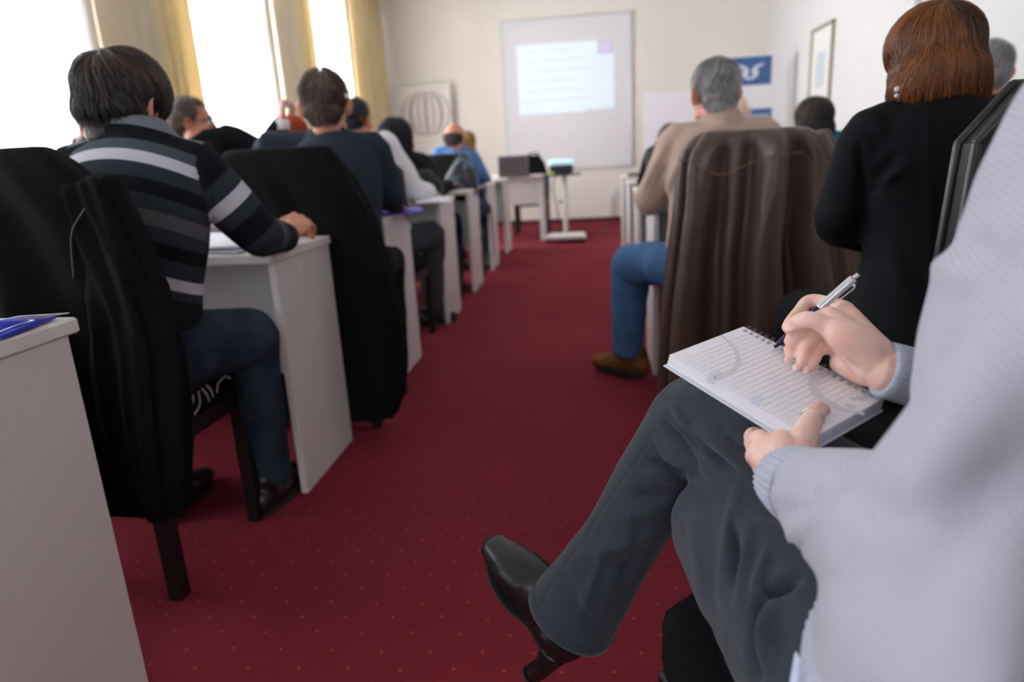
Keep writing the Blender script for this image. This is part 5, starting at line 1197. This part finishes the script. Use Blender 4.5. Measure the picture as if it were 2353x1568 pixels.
    # --- man in black beyond the grey haired man
    J = seated(.54, 4.76, 0, lean=.12, z=1.0); J.update(head=at(1540, 312, 4.7), neck=at(1540, 345, 4.7), shl=at(1502, 352, 4.7), ell=at(1478, 425, 4.75), wrl=A(.5, 5.0, .8))
    person('person in black jacket with brown hair beyond the tan sweater', J, 'suit_black', 'trouser_black', 'crop', 'hair_brown', vox=.012, hn=1200)
    chair(.55, 4.74, 0, 'black chair of the person in black beyond the tan sweater')
    # --- bald person near the banner
    J = seated(1.12, 5.62, 0, z=1.1); J.update(head=at(1694, 240, 5.75), neck=at(1694, 275, 5.75), fix=1)
    person('bald person in front of the white banner', J, 'white_shirt', 'trouser_black', None, None, skin='skin', vox=.013)
    chair(1.12, 5.5, 0, 'black chair of the bald person in front of the banner')
    # presenter's chair and empty seat on the front row
    chair(-.80, 8.95, PI, 'black chair behind the presenter table', top=.80)
    # --- things on the desks
    e = empty('folder', (-1.05, .95, .765), 'glossy blue folder with white arcs on the lower left desk', 'folder')
    zt = .765; bm = mat('blue_folder', srgb(52, 66, 190), .25)
    def sheet(name, corners, z, th, m, par, dz=(0, 0, 0, 0)):
        V = [(*c, z+d) for c, d in zip(corners, dz)]+[(*c, z+d-th) for c, d in zip(corners, dz)]
        return mk(name, V, [(0, 1, 2, 3), (7, 6, 5, 4), (0, 4, 5, 1), (1, 5, 6, 2), (2, 6, 7, 3), (3, 7, 4, 0)], m, par, False)
    q = lambda px, py, z=.772: tuple(atz(px, py, z)[:2])
    fo = sheet('cover', [q(0, 776), q(127, 727), q(60, 728), q(-120, 760)], .774, .006, bm, e)
    g = G(); g.tube([np.append(q(-40, 742), .7755), np.append(q(20, 737), .7755), np.append(q(60, 738), .7755), np.append(q(78, 742), .7755)], [(.003, .0006)]*4, n=6, up=(0, 0, 1)); g.make('printed_arc', M['paper'], fo, smooth=True)
    g = G(); g.tube([np.append(q(-10, 772), .7755), np.append(q(40, 752), .7755), np.append(q(78, 742), .7755)], [(.0022, .0006)]*3, n=6, up=(0, 0, 1)); g.make('printed_arc', M['paper'], fo, smooth=True)
    e = empty('leaflet', (-1.06, 1.02, .775), 'white leaflet with blue print lying on the blue folder', 'paper')
    a_, b_, c_2, d_ = q(98, 733, .78), q(157, 709, .80), q(42, 716, .80), q(-30, 742, .78)
    lf = sheet('sheet', [a_, b_, c_2, d_], .781, .001, mat('leaflet_white', srgb(222, 226, 242), .5), e, (0, .012, .012, 0))
    P4 = [np.array(p) for p in (a_, b_, c_2, d_)]
    def onl(u, v): return P4[3]*(1-u)*(1-v)+P4[0]*u*(1-v)+P4[2]*(1-u)*v+P4[1]*u*v
    def bar(u0, u1, v0, v1, m): 
        C = [onl(u0, v0), onl(u1, v0), onl(u1, v1), onl(u0, v1)]; sheet('print_bar', [tuple(c) for c in C], .7814, .0004, m, lf, (.012*v0, .012*v0, .012*v1, .012*v1))
    pb = mat('print_blue_dark', srgb(120, 140, 196), .6); pc = mat('print_blue_pale', srgb(176, 188, 220), .6)
    bar(.2, .9, .80, .86, pb); bar(.15, .45, .45, .50, pc); bar(.5, .88, .52, .57, pc); bar(.72, .9, .2, .36, pb); bar(.3, .68, .2, .34, pc)
    e = empty('paper_stack', (-1.2, 2.0, .765), 'open white papers on the desk under the striped sleeve', 'paper')
    for k, (c4, z, th) in enumerate((([q(450, 580), q(545, 580), q(600, 566), q(455, 560)], .772, .006), ([q(455, 572, .78), q(575, 566, .78), q(560, 538, .78), q(470, 536, .78)], .783, .008))):
        sheet('sheet_stack', c4, z, th, M['paper'] if k else mat('grey_folder', srgb(150, 154, 172), .5), e)
    tag(mk('blue_folder', [(*q(845, 497), .774), (*q(975, 485), .774), (*q(965, 476), .774), (*q(895, 478), .774), (*q(845, 497), .767), (*q(975, 485), .767), (*q(965, 476), .767), (*q(895, 478), .767)], [(0, 1, 2, 3), (7, 6, 5, 4), (0, 4, 5, 1), (1, 5, 6, 2), (2, 6, 7, 3), (3, 7, 4, 0)], bm, smooth=False), 'blue folder on the third desk beside the dark suit elbow', 'folder')
    c = atz(842, 500, .766); e = empty('paper_cup', c, 'white cup on the third desk left of the dark elbow', 'cup')
    g = G(); g.tube([c, c+A(0, 0, .04), c+A(0, 0, .075)], [.026, .032, .037], n=20, sub=3, flat=True); g.make('cup_wall', M['white_plastic'], e, smooth=True)
    g = G(); g.tube([c+A(0, 0, .075), c+A(0, 0, .08)], .039, n=20, sub=1, flat=True); g.make('lid', M['white_plastic'], e, smooth=True)
    e = empty('paper_stack', (-1.0, 4.2, .765), 'white sheets of paper on the fourth desk', 'paper')
    sheet('sheet_stack', [q(955, 466), q(1040, 462), q(1010, 450), q(965, 450)], .775, .009, M['paper'], e)
    tag(G().box((.3, 6.2, .765), (.5, 6.45, .785), .004).make('tablet', M['dark_plastic']), 'flat dark thing on the front desk right of the aisle', 'folder')
    e = empty('paper_stack', (-1.1, 7.3, .765), 'white papers on the front left desk before the laptop', 'paper')
    sheet('sheet_stack', [(-1.25, 7.2), (-.98, 7.2), (-.98, 7.45), (-1.25, 7.45)], .773, .007, M['paper'], e)
